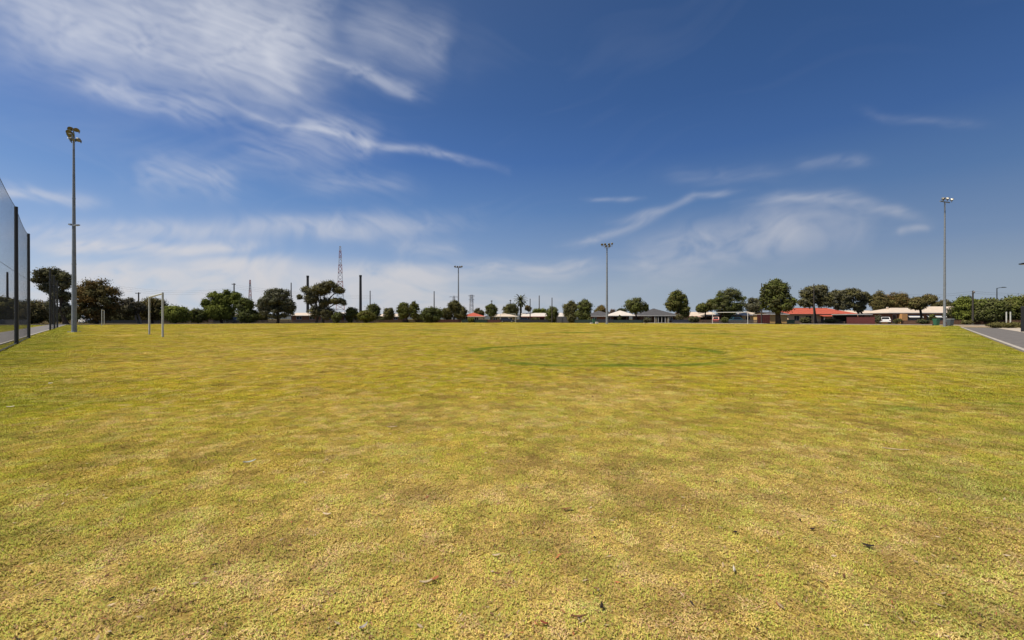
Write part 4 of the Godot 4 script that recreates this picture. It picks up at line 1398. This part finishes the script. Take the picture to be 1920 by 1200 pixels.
func make_trees() -> void:
	var dark := Color(0.095, 0.095, 0.046)
	var grey := Color(0.115, 0.113, 0.082)
	var olive := Color(0.125, 0.115, 0.042)
	var green := Color(0.105, 0.125, 0.032)
	var bright := Color(0.15, 0.17, 0.036)
	var rusty := Color(0.175, 0.11, 0.036)
	var brown := Color(0.125, 0.098, 0.046)
	var deep := Color(0.072, 0.08, 0.04)
	var all := "trees round the field"
	tree("leafy_tree", "olive tree behind the ball net at the left edge", Vector3(-104.06, 0, -86.00), 9.03, 5.78, 0.84, olive, {"second": dark, "group": all})
	tree("leafy_tree", "brownish low tree seen between the net posts and the tall gum", Vector3(-99.11, 0, -88.00), 7.26, 5.01, 0.17, brown, {"second": dark, "group": all})
	tree("gum_tree", "tall grey gum with several trunks left of the nearest floodlight pole", Vector3(-84.00, 0, -78.00), 7.51, 10.31, 3.29, grey, {"second": dark, "group": all, "trunks": [0.2, 2.4, 3.0], "thick": 0.26, "fill": 0.9, "clump": 0.5,
		"lobes": [[-84.05, 8.85, 2.73, 1.46], [-86.39, 8.07, 1.27, 0.68], [-81.70, 7.68, 1.46, 1.75], [-84.63, 6.71, 1.66, 1.36], [-82.68, 5.14, 1.95, 1.46], [-84.05, 3.29, 1.17, 1.75], [-81.51, 2.80, 1.17, 1.56]]})
	tree("domed_tree", "wide domed tree with rusty orange top right of the nearest pole", Vector3(-85.64, 0, -88.00), 8.47, 9.52, 0.28, dark, {"second": Color(0.14, 0.085, 0.03), "group": all, "thick": 0.3, "clump": 0.27})
	tree("pale_trunked_tree", "sparse grey tree with a forked pale trunk", Vector3(-86.22, 0, -96.00), 6.36, 6.09, 1.29, Color(0.085, 0.075, 0.065), {"second": dark, "group": all, "trunks": [2.2, 2.6], "thick": 0.2, "bark": Color(0.22, 0.19, 0.16), "fill": 0.7, "leaves": 0.7})
	tree("leafy_tree", "brown olive tree framed by the nearest goal", Vector3(-85.09, 0, -101.00), 6.57, 6.60, 1.05, olive, {"second": brown, "group": all})
	tree("round_bush", "bright green rounded bush right of the nearest goal", Vector3(-74.75, 0, -95.00), 5.82, 4.49, 0.15, bright, {"second": green, "group": all, "category": "bush"})
	tree("round_bush", "smaller dark green bush left of the yellow green trees", Vector3(-74.97, 0, -102.00), 4.59, 3.73, 0.15, green, {"second": dark, "group": all, "category": "bush"})
	tree("leafy_tree", "tall yellow green tree with several upright tops", Vector3(-70.85, 0, -104.00), 10.14, 8.46, 0.27, green, {"second": bright, "group": all, "clump": 0.42,
		"lobes": [[-72.28, 5.73, 1.82, 2.60], [-69.55, 5.99, 1.69, 2.34], [-67.21, 5.73, 1.69, 2.47], [-74.62, 4.69, 1.17, 1.56], [-71.24, 2.61, 3.64, 2.34]]})
	tree("leafy_tree", "dark tree like a cone beside the yellow green one", Vector3(-62.25, 0, -100.00), 6.50, 6.30, 0.15, deep, {"second": green, "group": all, "lobes": [[-62.50, 4.05, 2.12, 2.25], [-62.00, 1.80, 2.88, 1.88]]})
	tree("round_bush", "low olive bush behind the dark round tree", Vector3(-69.03, 0, -118.00), 4.13, 4.29, 0.15, olive, {"group": all, "category": "bush"})
	tree("leafy_tree", "broad dark round tree left of the open gum", Vector3(-55.19, 0, -100.00), 9.38, 8.68, 0.80, deep, {"second": grey, "group": all, "trunks": [0.3], "thick": 0.3, "clump": 0.28, "fill": 0.8,
		"lobes": [[-55.00, 5.55, 3.50, 3.12], [-57.50, 4.30, 2.50, 2.12], [-52.38, 4.05, 1.88, 2.12], [-55.00, 2.30, 4.00, 1.50]]})
	tree("gum_tree", "large open gum tree with sky showing through its crown", Vector3(-48.33, 0, -108.00), 13.23, 10.77, 0.78, grey, {"second": olive, "group": all, "trunks": [-1.2, 0.4], "thick": 0.32, "clump": 0.55, "bark": Color(0.09, 0.075, 0.06),
		"lobes": [[-48.60, 8.21, 3.24, 1.75], [-46.44, 9.56, 2.56, 1.22], [-52.11, 8.21, 1.49, 1.35], [-53.87, 6.58, 1.08, 0.81], [-43.74, 8.21, 1.75, 1.08], [-50.62, 5.91, 2.16, 1.49], [-47.52, 5.10, 1.89, 1.62], [-44.41, 5.50, 2.16, 0.94], [-42.66, 5.10, 0.94, 0.81], [-49.68, 2.80, 2.02, 1.89], [-46.71, 2.40, 1.89, 1.89]]})
	tree("round_bush", "small dark bush at the foot of the open gum", Vector3(-43.33, 0, -106.00), 2.92, 3.04, 0.15, deep, {"second": green, "group": all, "category": "bush"})
	tree("leafy_tree", "green pointed tree left of the tall dark stack", Vector3(-41.32, 0, -110.00), 3.99, 4.35, 0.15, green, {"second": dark, "group": all})
	tree("round_bush", "yellow olive bush under the tall dark stack", Vector3(-36.85, 0, -108.00), 4.59, 3.48, 0.15, olive, {"second": bright, "group": all, "category": "bush"})
	tree("leafy_tree", "round green tree right of the tall dark stack", Vector3(-40.62, 0, -125.00), 4.38, 5.74, 1.05, green, {"second": dark, "group": all})
	tree("leafy_tree", "small round tree alone right of the stacks", Vector3(-35.30, 0, -122.00), 3.51, 4.71, 0.44, olive, {"second": dark, "group": all})
	tree("leafy_tree", "twin topped tree with a lighter upright right half", Vector3(-28.69, 0, -118.00), 6.64, 5.77, 0.15, olive, {"second": green, "group": all, "lobes": [[-29.94, 3.12, 2.06, 2.65], [-26.99, 3.41, 1.48, 2.65]]})
	tree("leafy_tree", "dark spreading tree under the far concrete pole", Vector3(-21.38, 0, -114.00), 6.84, 4.47, 0.15, deep, {"second": green, "group": all})
	tree("leafy_tree", "olive tree standing behind the far floodlight pole", Vector3(-16.55, 0, -122.00), 8.39, 6.69, 0.15, olive, {"second": dark, "group": all, "lobes": [[-16.47, 4.41, 2.29, 2.29], [-18.61, 2.27, 2.13, 2.13], [-14.64, 2.58, 2.13, 2.44]]})
	tree("leafy_tree", "small brownish tree above the bright red hip roof", Vector3(-11.01, 0, -142.00), 3.90, 4.96, 1.23, brown, {"second": dark, "group": all})
	tree("leafy_tree", "neat round tree above the left end of the farthest goal", Vector3(-6.24, 0, -128.00), 4.16, 5.85, 1.69, dark, {"second": green, "group": all})
	tree("leafy_tree", "dark round tree left of the palm", Vector3(-0.43, 0, -138.00), 5.69, 6.22, 1.40, deep, {"second": olive, "group": all})
	palm("palm tree with a shaggy skirt above the farthest goal", Vector3(2.80, 0, -140.00), 8.93, 2.27)
	tree("leafy_tree", "small brown crown just right of the palm", Vector3(5.79, 0, -152.00), 2.85, 5.99, 3.71, brown, {"group": all})
	tree("hedge", "long green hedge behind the pale roofed house", Vector3(10.72, 0, -165.00), 6.19, 5.59, 0.64, green, {"second": bright, "group": all, "category": "hedge"})
	tree("leafy_tree", "round tree in front of the pale roofed houses at mid field", Vector3(10.88, 0, -116.00), 3.77, 4.67, 0.15, green, {"second": dark, "group": all})
	tree("leafy_tree", "left one of two touching round trees near the middle pole", Vector3(16.70, 0, -122.00), 5.03, 6.69, 0.29, olive, {"second": dark, "group": all})
	tree("leafy_tree", "right one of two touching round trees near the middle pole", Vector3(19.09, 0, -114.00), 4.84, 6.32, 0.34, dark, {"second": green, "group": all, "lobes": [[19.38, 4.33, 2.00, 2.14], [18.95, 2.19, 2.28, 1.85]]})
	tree("leafy_tree", "rusty distant tree just left of the middle floodlight pole", Vector3(35.80, 0, -172.00), 5.80, 6.64, 1.70, rusty, {"second": olive, "group": all})
	tree("leafy_tree", "bare brown distant tree just right of the middle pole", Vector3(40.42, 0, -172.00), 3.44, 5.35, 1.48, Color(0.14, 0.10, 0.08), {"group": all, "leaves": 0.4})
	tree("leafy_tree", "dark distant tree behind the white pavilion", Vector3(43.67, 0, -170.00), 4.46, 5.72, 1.26, deep, {"group": all})
	tree("leafy_tree", "round dark tree on a bare trunk beside the white pavilion", Vector3(32.17, 0, -110.00), 6.88, 7.10, 1.88, dark, {"second": green, "group": all, "trunks": [-0.3], "lobes": [[31.76, 4.35, 2.75, 2.61], [34.51, 3.94, 0.82, 1.24]]})
	tree("leafy_tree", "irregular green tree right of the dark grey hip roof", Vector3(42.90, 0, -110.00), 6.88, 8.61, 1.05, olive, {"second": green, "group": all, "lobes": [[42.35, 6.83, 1.93, 1.79], [41.52, 4.62, 2.06, 2.06], [44.14, 5.45, 1.38, 2.20], [44.55, 2.98, 1.65, 1.93]]})
	tree("leafy_tree", "low leaning green tree left of the largest tree behind the goal", Vector3(55.51, 0, -122.00), 6.41, 6.69, 2.27, olive, {"second": green, "group": all, "lobes": [[54.59, 4.10, 2.13, 1.68], [56.88, 5.01, 1.83, 1.83]]})
	tree("leafy_tree", "largest dense round tree right behind the white goal", Vector3(59.88, 0, -118.00), 9.73, 9.61, 1.94, green, {"second": dark, "group": all, "clump": 0.25})
	tree("leafy_tree", "dark tree between the white goal and the thick trunked tree", Vector3(71.27, 0, -126.00), 5.51, 7.67, 2.00, dark, {"second": grey, "group": all})
	tree("leafy_tree", "tall egg shaped tree with a thick dark trunk", Vector3(53.48, 0, -86.00), 7.42, 9.33, 1.70, green, {"second": dark, "group": all, "trunks": [0.25], "thick": 0.5, "clump": 0.26,
		"lobes": [[53.21, 6.64, 2.58, 2.69], [53.53, 4.28, 3.55, 2.47], [51.17, 5.56, 1.29, 2.58]]})
	tree("leafy_tree", "grey green tree in front of the bright red roof", Vector3(65.55, 0, -92.00), 7.59, 8.41, 3.12, grey, {"second": olive, "group": all, "trunks": [0.0], "thick": 0.26, "lobes": [[64.40, 6.34, 2.19, 1.84], [66.36, 7.03, 1.61, 1.50], [63.48, 4.50, 1.73, 1.26], [67.39, 4.96, 2.07, 1.73]]})
	tree("umbrella_tree", "flat topped umbrella tree right of the bright red roof", Vector3(77.05, 0, -98.00), 10.78, 8.16, 2.89, grey, {"second": olive, "group": all, "trunks": [3.6, 4.4], "thick": 0.2, "lobes": [[74.72, 6.19, 2.69, 1.72], [77.91, 6.44, 2.94, 1.72], [80.85, 5.71, 1.59, 1.59], [75.95, 4.24, 2.94, 1.35], [79.87, 3.75, 1.47, 1.35]]})
	tree("leafy_tree", "brown tree above the red fence and cream roof", Vector3(113.36, 0, -132.00), 5.61, 9.96, 3.03, brown, {"second": olive, "group": all})
	tree("leafy_tree", "rusty brown rounded tree left of the awning house tree", Vector3(120.60, 0, -134.00), 8.04, 9.76, 2.89, olive, {"second": Color(0.15, 0.095, 0.04), "group": all})
	tree("leafy_tree", "thin spreading tree in front of the awning house", Vector3(84.37, 0, -88.00), 6.82, 6.22, 2.48, olive, {"second": brown, "group": all, "trunks": [0.0], "fill": 0.75, "leaves": 0.8, "lobes": [[83.60, 3.91, 1.87, 1.21], [86.02, 5.01, 1.65, 1.21], [84.48, 4.57, 2.20, 1.32]]})
	tree("leafy_tree", "low distant olive trees behind the right floodlight pole", Vector3(151.69, 0, -150.00), 7.88, 7.80, 2.55, brown, {"second": dark, "group": all})
	tree("leafy_tree", "dense green tree right of the right floodlight pole", Vector3(83.85, 0, -78.00), 6.24, 5.63, 0.17, green, {"second": bright, "group": all, "lobes": [[83.07, 3.58, 2.15, 2.05], [85.22, 3.20, 1.75, 1.75], [83.36, 1.64, 2.54, 1.46]]})
	tree("leafy_tree", "dark green tree behind the taller street lamp", Vector3(83.39, 0, -74.00), 5.83, 4.93, 0.40, dark, {"second": green, "group": all, "lobes": [[83.44, 2.90, 2.40, 1.94], [82.33, 1.60, 2.04, 1.20], [85.10, 1.79, 1.48, 1.29]]})
	tree("leafy_tree", "green tree at the right edge behind the marker posts", Vector3(90.63, 0, -76.00), 6.84, 5.33, 0.48, olive, {"second": green, "group": all})
	for k in [[Vector3(-139.39, 0, -118.00), 16.23, 3.12, 0.15, deep, "dark hedge far behind the ball net"], [Vector3(-120.40, 0, -112.00), 11.20, 3.57, 0.15, deep, "dark hedge behind the tall gum trunks"], [Vector3(-110.25, 0, -112.00), 11.90, 3.85, 0.15, deep, "dark hedge behind the domed rusty tree"], [Vector3(-103.10, 0, -114.00), 8.98, 3.62, 0.15, dark, "dark hedge behind the pale trunked tree"], [Vector3(-97.00, 0, -116.00), 8.41, 3.08, 0.15, brown, "brown hedge seen through the nearest goal"], [Vector3(-85.19, 0, -116.00), 7.97, 2.50, 0.15, dark, "low hedge between the two bushes and the yellow green tree"], [Vector3(-72.28, 0, -118.00), 8.85, 2.82, 0.15, deep, "dark hedge between the cone tree and the round tree"], [Vector3(-41.85, 0, -124.00), 10.85, 2.29, 0.15, dark, "low hedge below the two stacks"], [Vector3(-26.97, 0, -124.00), 4.34, 2.60, 0.15, olive, "low hedge right of the twin topped tree"], [Vector3(73.20, 0, -128.00), 7.20, 3.29, 0.15, deep, "dark hedge behind the yellow shed"], [Vector3(90.61, 0, -84.00), 9.87, 3.99, 0.15, deep, "dark hedge behind the bins and the right trees"], [Vector3(96.86, 0, -82.00), 11.28, 3.71, 0.15, dark, "hedge behind the marker posts at the right edge"]]:
		tree("hedge", k[5], k[0], k[1], k[2], k[3], k[4], {"second": dark, "group": "hedges beyond the field", "category": "hedge", "thick": 0.08})
	for k in [[Vector3(-38.90, 0, -126.00), 2.83, 2.00, 0.15, olive, "small shrub left of the lone round tree"], [Vector3(-22.42, 0, -122.00), 3.96, 2.27, 0.15, brown, "low brown shrub under the far concrete pole"], [Vector3(-11.45, 0, -119.00), 2.08, 1.65, 0.15, bright, "bright green shrub in front of the red hip roof"], [Vector3(6.71, 0, -122.00), 2.44, 1.66, 0.15, dark, "dark shrub below the thin pole right of the palm"], [Vector3(15.54, 0, -112.00), 2.52, 2.17, 0.15, olive, "olive shrub at the foot of the two touching trees"], [Vector3(19.94, 0, -110.00), 1.38, 1.60, 0.15, green, "small green shrub beside the green bin"], [Vector3(28.79, 0, -114.00), 1.14, 2.19, 0.15, deep, "dark narrow shrub in front of the white pavilion"], [Vector3(34.29, 0, -108.00), 2.16, 1.46, 0.15, grey, "grey shrub at the left end of the dark grey roofed house"], [Vector3(42.39, 0, -108.00), 2.16, 2.40, 0.15, brown, "brown shrub right of the porch columns"], [Vector3(45.18, 0, -106.00), 2.92, 1.85, 0.15, dark, "dark shrub in front of the yellow house"], [Vector3(49.38, 0, -99.00), 1.73, 1.54, 0.15, green, "green shrub inside the white goal's view"], [Vector3(66.00, 0, -96.00), 2.40, 1.53, 0.15, dark, "dark shrub in front of the red roofed house's left window"], [Vector3(70.38, 0, -94.00), 3.06, 1.17, 0.15, olive, "olive shrub in front of the shaded verandah"], [Vector3(77.17, 0, -90.00), 1.35, 2.17, 0.15, grey, "grey twiggy shrub left of the white car"], [Vector3(75.92, 0, -84.00), 1.47, 1.26, 0.15, olive, "round shrub right of the white car"], [Vector3(77.10, 0, -80.00), 2.20, 1.05, 0.15, deep, "dark shrub against the low brick fence"], [Vector3(80.77, 0, -82.00), 1.23, 2.08, 0.15, green, "upright green shrub below the white awnings"], [Vector3(74.46, 0, -70.00), 1.93, 0.88, 0.15, olive, "low shrub in front of the far right fence"]]:
		tree("garden_shrub", k[5], k[0], k[1], k[2], k[3], k[4], {"second": dark, "group": "shrubs before the houses", "category": "shrub", "thick": 0.04, "leaf": 0.2})
	for k in [[Vector3(54.24, 0, -48.00), 0.62, 1.7, "low shrub at the left end of the garden bed"], [Vector3(55.65, 0, -48.50), 0.68, 1.5, "second low shrub in the garden bed by the right path"], [Vector3(55.22, 0, -47.50), 0.6, 1.4, "third low shrub in the garden bed by the right path"], [Vector3(57.70, 0, -49.00), 0.66, 1.6, "fourth low shrub in the garden bed by the right path"], [Vector3(57.24, 0, -48.00), 0.6, 1.6, "low shrub at the right end of the garden bed"]]:
		tree("low_shrub", k[3], k[0], k[2], k[1], 0.05, Color(0.11, 0.10, 0.04), {"second": olive, "leaf": 0.09, "category": "shrub", "group": "shrubs in the garden bed", "thick": 0.02, "clump": 0.45})

func make_skyline() -> void:
	var concrete := worn("stack concrete", 0.052, 0.052, 0.054, 0.9, 12.0, 0.3)
	chimney_stack("dark industrial stack rising behind the open gum tree", Vector3(-248.95, 0, -520.00), 53.70, 1.5, concrete)
	chimney_stack("tall dark industrial stack standing free right of the red mast", Vector3(-177.50, 0, -500.00), 52.30, 1.45, concrete)
	var red := paint("mast red", 0.55, 0.15, 0.11, 0.7)
	var white := paint("mast white", 0.80, 0.78, 0.76, 0.7)
	lattice("lattice_mast", "tall red and white lattice mast behind the open gum tree", Vector3(-241.50, 0, -600.00), 103.05, 13.0, 1.8, 9, 0.42, [white, red], "mast")
	lattice("lattice_mast", "small distant lattice mast left of the dark round tree", Vector3(-491.00, 0, -800.00), 74.05, 8.0, 1.6, 6, 0.4, [paint("mast grey", 0.30, 0.28, 0.28, 0.7), red], "mast")
	lattice("pylon", "distant grey pylon with crossarms right of the far floodlight pole", Vector3(-66.50, 0, -700.00), 40.42, 7.0, 4.0, 6, 0.30, [paint("pylon steel", 0.36, 0.36, 0.37, 0.6)], "pylon", [[38.67, 6.0], [32.55, 5.0]])
	lattice("pylon", "second distant pylon hidden half behind the far olive tree", Vector3(-109.00, 0, -800.00), 43.05, 7.0, 3.0, 5, 0.3, [paint("pylon steel", 0.36, 0.36, 0.37, 0.6)], "pylon", [[42.05, 9.0]])
	var kind := "concrete"
	power_pole("slim concrete pole right of the dark round tree", Vector3(-170.78, 0, -330.00), 29.10, 0.0, 0.0, 0.42, kind)
	power_pole("slim concrete pole right of the tall dark stack", Vector3(-109.72, 0, -330.00), 22.91, 0.0, 0.0, 0.42, kind)
	power_pole("slim concrete pole left of the far floodlight pole", Vector3(-60.23, 0, -330.00), 22.50, 0.0, 0.0, 0.42, kind)
	power_pole("slim concrete pole between the palm and the middle pole", Vector3(21.04, 0, -330.00), 19.20, 0.0, 0.0, 0.40, kind)
	power_pole("timber power pole seen through the ball net", Vector3(-106.42, 0, -90.00), 10.95, 0.0, 0.3, 0.18)
	power_pole("timber power pole with crossarm above the pale trunked tree", Vector3(-105.00, 0, -120.00), 8.55, 0.7, 0.0, 0.17)
	power_pole("timber power pole rising out of the yellow green tree", Vector3(-78.15, 0, -120.00), 11.10, 0.5, 0.2, 0.17)
	power_pole("thin dark pole right of the palm", Vector3(5.31, 0, -125.00), 6.99, 0.0, 0.0, 0.13)
	power_pole("thin dark pole in front of the round mid field tree", Vector3(10.50, 0, -112.00), 6.65, 0.0, 0.0, 0.12)
	power_pole("thin dark pole above the farthest goal's left post", Vector3(-7.12, 0, -150.00), 7.61, 0.35, 0.0, 0.13)
	power_pole("thin dark pole above the dark tree left of the palm", Vector3(-0.56, 0, -150.00), 7.80, 0.35, 0.0, 0.13)
	power_pole("thin dark pole in front of the thick trunked tree", Vector3(56.16, 0, -96.00), 9.09, 0.0, 0.0, 0.11)
	power_pole("thin dark pole in front of the grey green tree", Vector3(62.26, 0, -88.00), 8.31, 0.0, 0.0, 0.10)
	power_pole("dark pole against the green trees right of the floodlight pole", Vector3(77.76, 0, -72.00), 5.82, 0.12, 0.0, 0.12)
	power_line("overhead wires crossing the sky left of the yellow green tree", Vector3(-109.15, 0, -118.00) + Vector3.UP * 10.20, Vector3(-78.15, 0, -120.00) + Vector3.UP * 9.90, 1.2, 0.012, Vector3(0, -0.5, 0.3), 3)
	power_line("overhead wires running right from the yellow green tree", Vector3(-78.15, 0, -120.00) + Vector3.UP * 10.65, Vector3(-45.50, 0, -140.00) + Vector3.UP * 8.75, 0.8, 0.011, Vector3(0, -0.5, 0.3), 3)
	power_line("overhead wires crossing behind the right floodlight pole", Vector3(86.69, 0, -95.00) + Vector3.UP * 6.63, Vector3(77.76, 0, -72.00) + Vector3.UP * 5.73, 0.4, 0.010, Vector3(0, -0.35, 0.3), 2)
	power_line("overhead wires running off the right edge above the green trees", Vector3(77.76, 0, -72.00) + Vector3.UP * 5.73, Vector3(90.12, 0, -70.00) + Vector3.UP * 5.69, 0.4, 0.010, Vector3(0, -0.35, 0.3), 2)
	power_line("overhead cable seen sloping down through the ball net", Vector3(-50.00, 0, -40.00) + Vector3.UP * 7.85, Vector3(-99.56, 0, -90.00) + Vector3.UP * 7.91, 0.2, 0.03, Vector3.ZERO, 1)
	# a low wooded rise far off
	var m := Mb.new()
	var n := FastNoiseLite.new()
	n.seed = 3
	n.frequency = 0.004
	for k in 120:
		var x0 := -1500.0 + k * 25.0
		var h0 := 13.0 + 16.0 * n.get_noise_1d(x0) + 3.0 * n.get_noise_1d(x0 * 12.0)
		var h1 := 13.0 + 16.0 * n.get_noise_1d(x0 + 25.0) + 3.0 * n.get_noise_1d((x0 + 25.0) * 12.0)
		m.face([Vector3(x0, 0, -1350), Vector3(x0 + 25.0, 0, -1350), Vector3(x0 + 25.0, maxf(h1, 2.0), -1430), Vector3(x0, maxf(h0, 2.0), -1430)], Vector3(x0, -500, -1400))
		m.face([Vector3(x0, 0, -1560), Vector3(x0 + 25.0, 0, -1560), Vector3(x0 + 25.0, maxf(h1, 2.0), -1430), Vector3(x0, maxf(h0, 2.0), -1430)], Vector3(x0, -500, -1400))
	setting("hills", m.mesh(), worn("wooded rise", 0.075, 0.085, 0.085, 0.95, 40.0, 0.4))

func make_field_things() -> void:
	# nets: the first seven metres between posts, then a gap and the second stretch
	ball_net("tall black ball net with two posts along the left path", Vector3(-12.02, 0, -9.50), Vector3(-26.39, 0, -23.30), [0.0, 0.595, 1.0], 5.65, 0.045)
	ball_net("farther stretch of black ball net in front of the tall gum", Vector3(-43.30, 0, -40.00), Vector3(-55.38, 0, -52.00), [0.0, 0.5, 1.0], 5.7, 0.07)
	var galv := worn("goal paint", 0.60, 0.62, 0.58, 0.5, 1.5, 0.2)
	var white := worn("white goal paint", 0.72, 0.72, 0.70, 0.45, 1.5, 0.12)
	goal("nearest goal frame of grey green posts on the left", Vector3(-24.31, 0, -28.60), Vector3(-20.22, 0, -24.70), Vector3(-0.7, 0, -0.7), 2.52, galv)
	goal("second goal seen edge on beyond the nearest pole", Vector3(-68.33, 0, -71.50), Vector3(-63.44, 0, -66.00), Vector3(-0.7, 0, -0.7), 2.45, galv)
	goal("white goal in front of the dark carport on the right", Vector3(43.24, 0, -92.00), Vector3(48.62, 0, -88.00), Vector3(0.3, 0, -0.95), 2.44, white)
	goal("farthest grey goal below the palm tree", Vector3(-3.41, 0, -124.00), Vector3(1.03, 0, -118.00), Vector3(0.5, 0, -0.85), 2.4, galv)
	# floodlights: [along the arm, height, out, turn, tip]
	var lean := 0.62
	floodlight_pole("nearest floodlight pole with a cluster of yellowish lamps", Vector3(-34.48, 0, -33.60), 15.65, -0.8, 0.165, 0.06,
		[[-0.52, 15.7, 0.2, 0.5, lean], [-0.15, 15.62, 0.24, 0.8, lean], [0.26, 15.62, 0.24, 1.2, lean], [-0.42, 15.25, 0.2, -0.2, lean], [0.5, 15.3, 0.2, 0.6, lean], [0.08, 15.95, 0.16, 1.3, lean], [0.42, 15.85, -0.16, 1.6, lean], [-0.46, 15.35, -0.24, -1.4, lean]], [[15.05, 0.65], [15.5, 0.6]], 0.36)
	floodlight_pole("right floodlight pole with three lamps on a level crossarm", Vector3(58.80, 0, -58.00), 16.9, 0.35, 0.155, 0.075, [[-1.0, 17.2, 0.3, 0.1, lean], [0.0, 17.3, 0.3, 0.3, lean], [1.0, 17.25, 0.3, 0.4, lean]], [[16.95, 1.1]], 0.46)
	floodlight_pole("middle floodlight pole with six lamps in two rows", Vector3(20.69, 0, -93.00), 16.6, 0.0, 0.26, 0.13, [[-1.15, 17.25, 0.35, -0.2, lean], [-0.5, 17.3, 0.35, 0.1, lean], [0.35, 17.3, 0.35, 0.3, lean], [1.0, 17.4, 0.35, 0.5, lean], [-0.25, 16.9, 0.35, 0.0, lean], [0.45, 16.9, 0.35, 0.2, lean]], [[16.95, 1.2], [16.55, 0.6]], 0.5)
	floodlight_pole("farthest floodlight pole with lamps at both crossarm ends", Vector3(-16.58, 0, -132.00), 16.9, 0.2, 0.26, 0.15, [[-1.05, 17.25, 0.3, -0.2, lean], [-0.3, 17.2, 0.3, -0.1, lean], [0.4, 17.2, 0.3, 0.2, lean], [1.0, 17.3, 0.3, 0.4, lean]], [[16.9, 1.15]], 0.55)
	var bracket := get_node("floodlight_pole")
	var m := Mb.new()
	m.bar(Vector3(-0.2, 8.42, 0.1), Vector3(0.42, 8.36, 0.1), 0.06)
	m.box(Vector3(-0.18, 8.47, 0.1), Vector3(0.18, 0.1, 0.16))
	m.box(Vector3(0.36, 8.42, 0.1), Vector3(0.28, 0.09, 0.18))
	put("sensor_bracket", m.mesh(), paint("galvanised", 0.30, 0.32, 0.34, 0.5, 0.5), bracket)

func make_street_things() -> void:
	var white := paint("white car paint", 0.72, 0.72, 0.72, 0.25)
	var silver := paint("silver car paint", 0.30, 0.31, 0.32, 0.3, 0.5)
	var navy := paint("dark blue car paint", 0.018, 0.022, 0.035, 0.25)
	var scarlet := paint("red car paint", 0.42, 0.035, 0.025, 0.3)
	car("white car parked with its rear to the field", Vector3(85.63, 0, -98.00), 2.5, white, 1.5)
	car("white van parked under the domed rusty tree", Vector3(-103.74, 0, -104.00), -2.1, white, 1.95, true)
	car("silver car parked in the shade of the dark cone tree", Vector3(-68.90, 0, -106.00), 1.25, silver, 1.45)
	car("dark car parked behind the farthest goal", Vector3(-1.38, 0, -123.00), 1.5, navy, 1.5)
	car("dark blue car parked right of the palm", Vector3(4.03, 0, -124.00), 1.6, navy, 1.45)
	car("red car in the carport behind the left goal post", Vector3(55.97, 0, -116.00), 2.4, scarlet, 1.6)
	car("blue green car in the carport near the goal's right post", Vector3(60.42, 0, -114.00), 1.5, paint("teal car paint", 0.03, 0.09, 0.12, 0.3), 1.6)
	var green := paint("green plastic", 0.03, 0.12, 0.075, 0.5)
	var slate := paint("slate plastic", 0.07, 0.09, 0.11, 0.5)
	bin_at("green wheelie bin left of the right floodlight pole", Vector3(65.67, 0, -66.00), green, paint("green lid", 0.04, 0.17, 0.10, 0.5))
	bin_at("blue grey wheelie bin right of the right floodlight pole", Vector3(64.73, 0, -63.00), slate, paint("pale lid", 0.35, 0.38, 0.40, 0.5))
	bin_at("small green bin left of the middle floodlight pole", Vector3(17.98, 0, -94.00), green, green)
	for k in [[Vector3(17.32, 0, -93.00), "flat white concrete block left of the green bin"], [Vector3(18.48, 0, -93.00), "taller white concrete block right of the green bin"]]:
		var t := thing("concrete_block", k[0], 0.2, k[1], "block", "white concrete blocks")
		var m := Mb.new()
		var h := 0.22 if k[1].begins_with("flat") else 0.4
		m.block(Vector3(-0.3, -0.03, -0.2), Vector3(0.3, h, 0.2), 0.03)
		put("block", m.mesh(), worn("white concrete", 0.66, 0.62, 0.58, 0.85, 1.0, 0.2), t)
		var c := Mb.new()
		c.tube([Vector3(0, h, 0), Vector3(0, h + 0.05, 0)], [0.04, 0.03], 8)
		put("lifting_eye", c.mesh(), paint("steel sleeve", 0.20, 0.20, 0.20, 0.5, 0.6), t)
	street_lamp("taller street lamp with its arm to the right over the green trees", Vector3(86.36, 0, -76.00), 6.56, Vector3(0.75, 0, 0.1), 0.09, paint("lamp post paint", 0.05, 0.06, 0.07, 0.5))
	street_lamp("black path lamp at the right edge with its arm reaching left", Vector3(40.87, 0, -33.60), 5.29, Vector3(-0.2, 0, 0.0), 0.08, paint("black powder coat", 0.012, 0.012, 0.013, 0.45))
	var pillar := thing("sign_pillar", Vector3(40.40, 0, -33.60), 0.3, "black pillar cut by the right edge beside the path", "pillar")
	var pm := Mb.new()
	pm.block(Vector3(-0.22, -0.05, -0.15), Vector3(0.22, 2.05, 0.15), 0.02)
	put("column", pm.mesh(), paint("black powder coat", 0.012, 0.012, 0.013, 0.45), pillar)
	var pf := Mb.new()
	pf.block(Vector3(-0.30, -0.05, -0.22), Vector3(0.30, 0.05, 0.22), 0.015)
	put("plinth", pf.mesh(), worn("concrete", 0.46, 0.42, 0.36, 0.85, 2.0, 0.25), pillar)
	for k in [[Vector3(64.89, 0, -56.00), "left one of two pale marker posts above the garden bed"], [Vector3(65.42, 0, -56.00), "right one of two pale marker posts above the garden bed"]]:
		var t := thing("marker_post", k[0], 0.0, k[1], "post", "pale marker posts")
		var m := Mb.new()
		m.tube([Vector3(0, -0.1, 0), Vector3(0, 1.95, 0)], [0.07, 0.07], 10)
		put("shaft", m.mesh(), worn("goal paint", 0.60, 0.62, 0.58, 0.5, 1.5, 0.2), t)
		var c := Mb.new()
		c.tube([Vector3(0, 1.951, 0), Vector3(0, 2.0, 0)], [0.085, 0.05], 10)
		put("cap", c.mesh(), worn("goal paint", 0.60, 0.62, 0.58, 0.5, 1.5, 0.2), t)
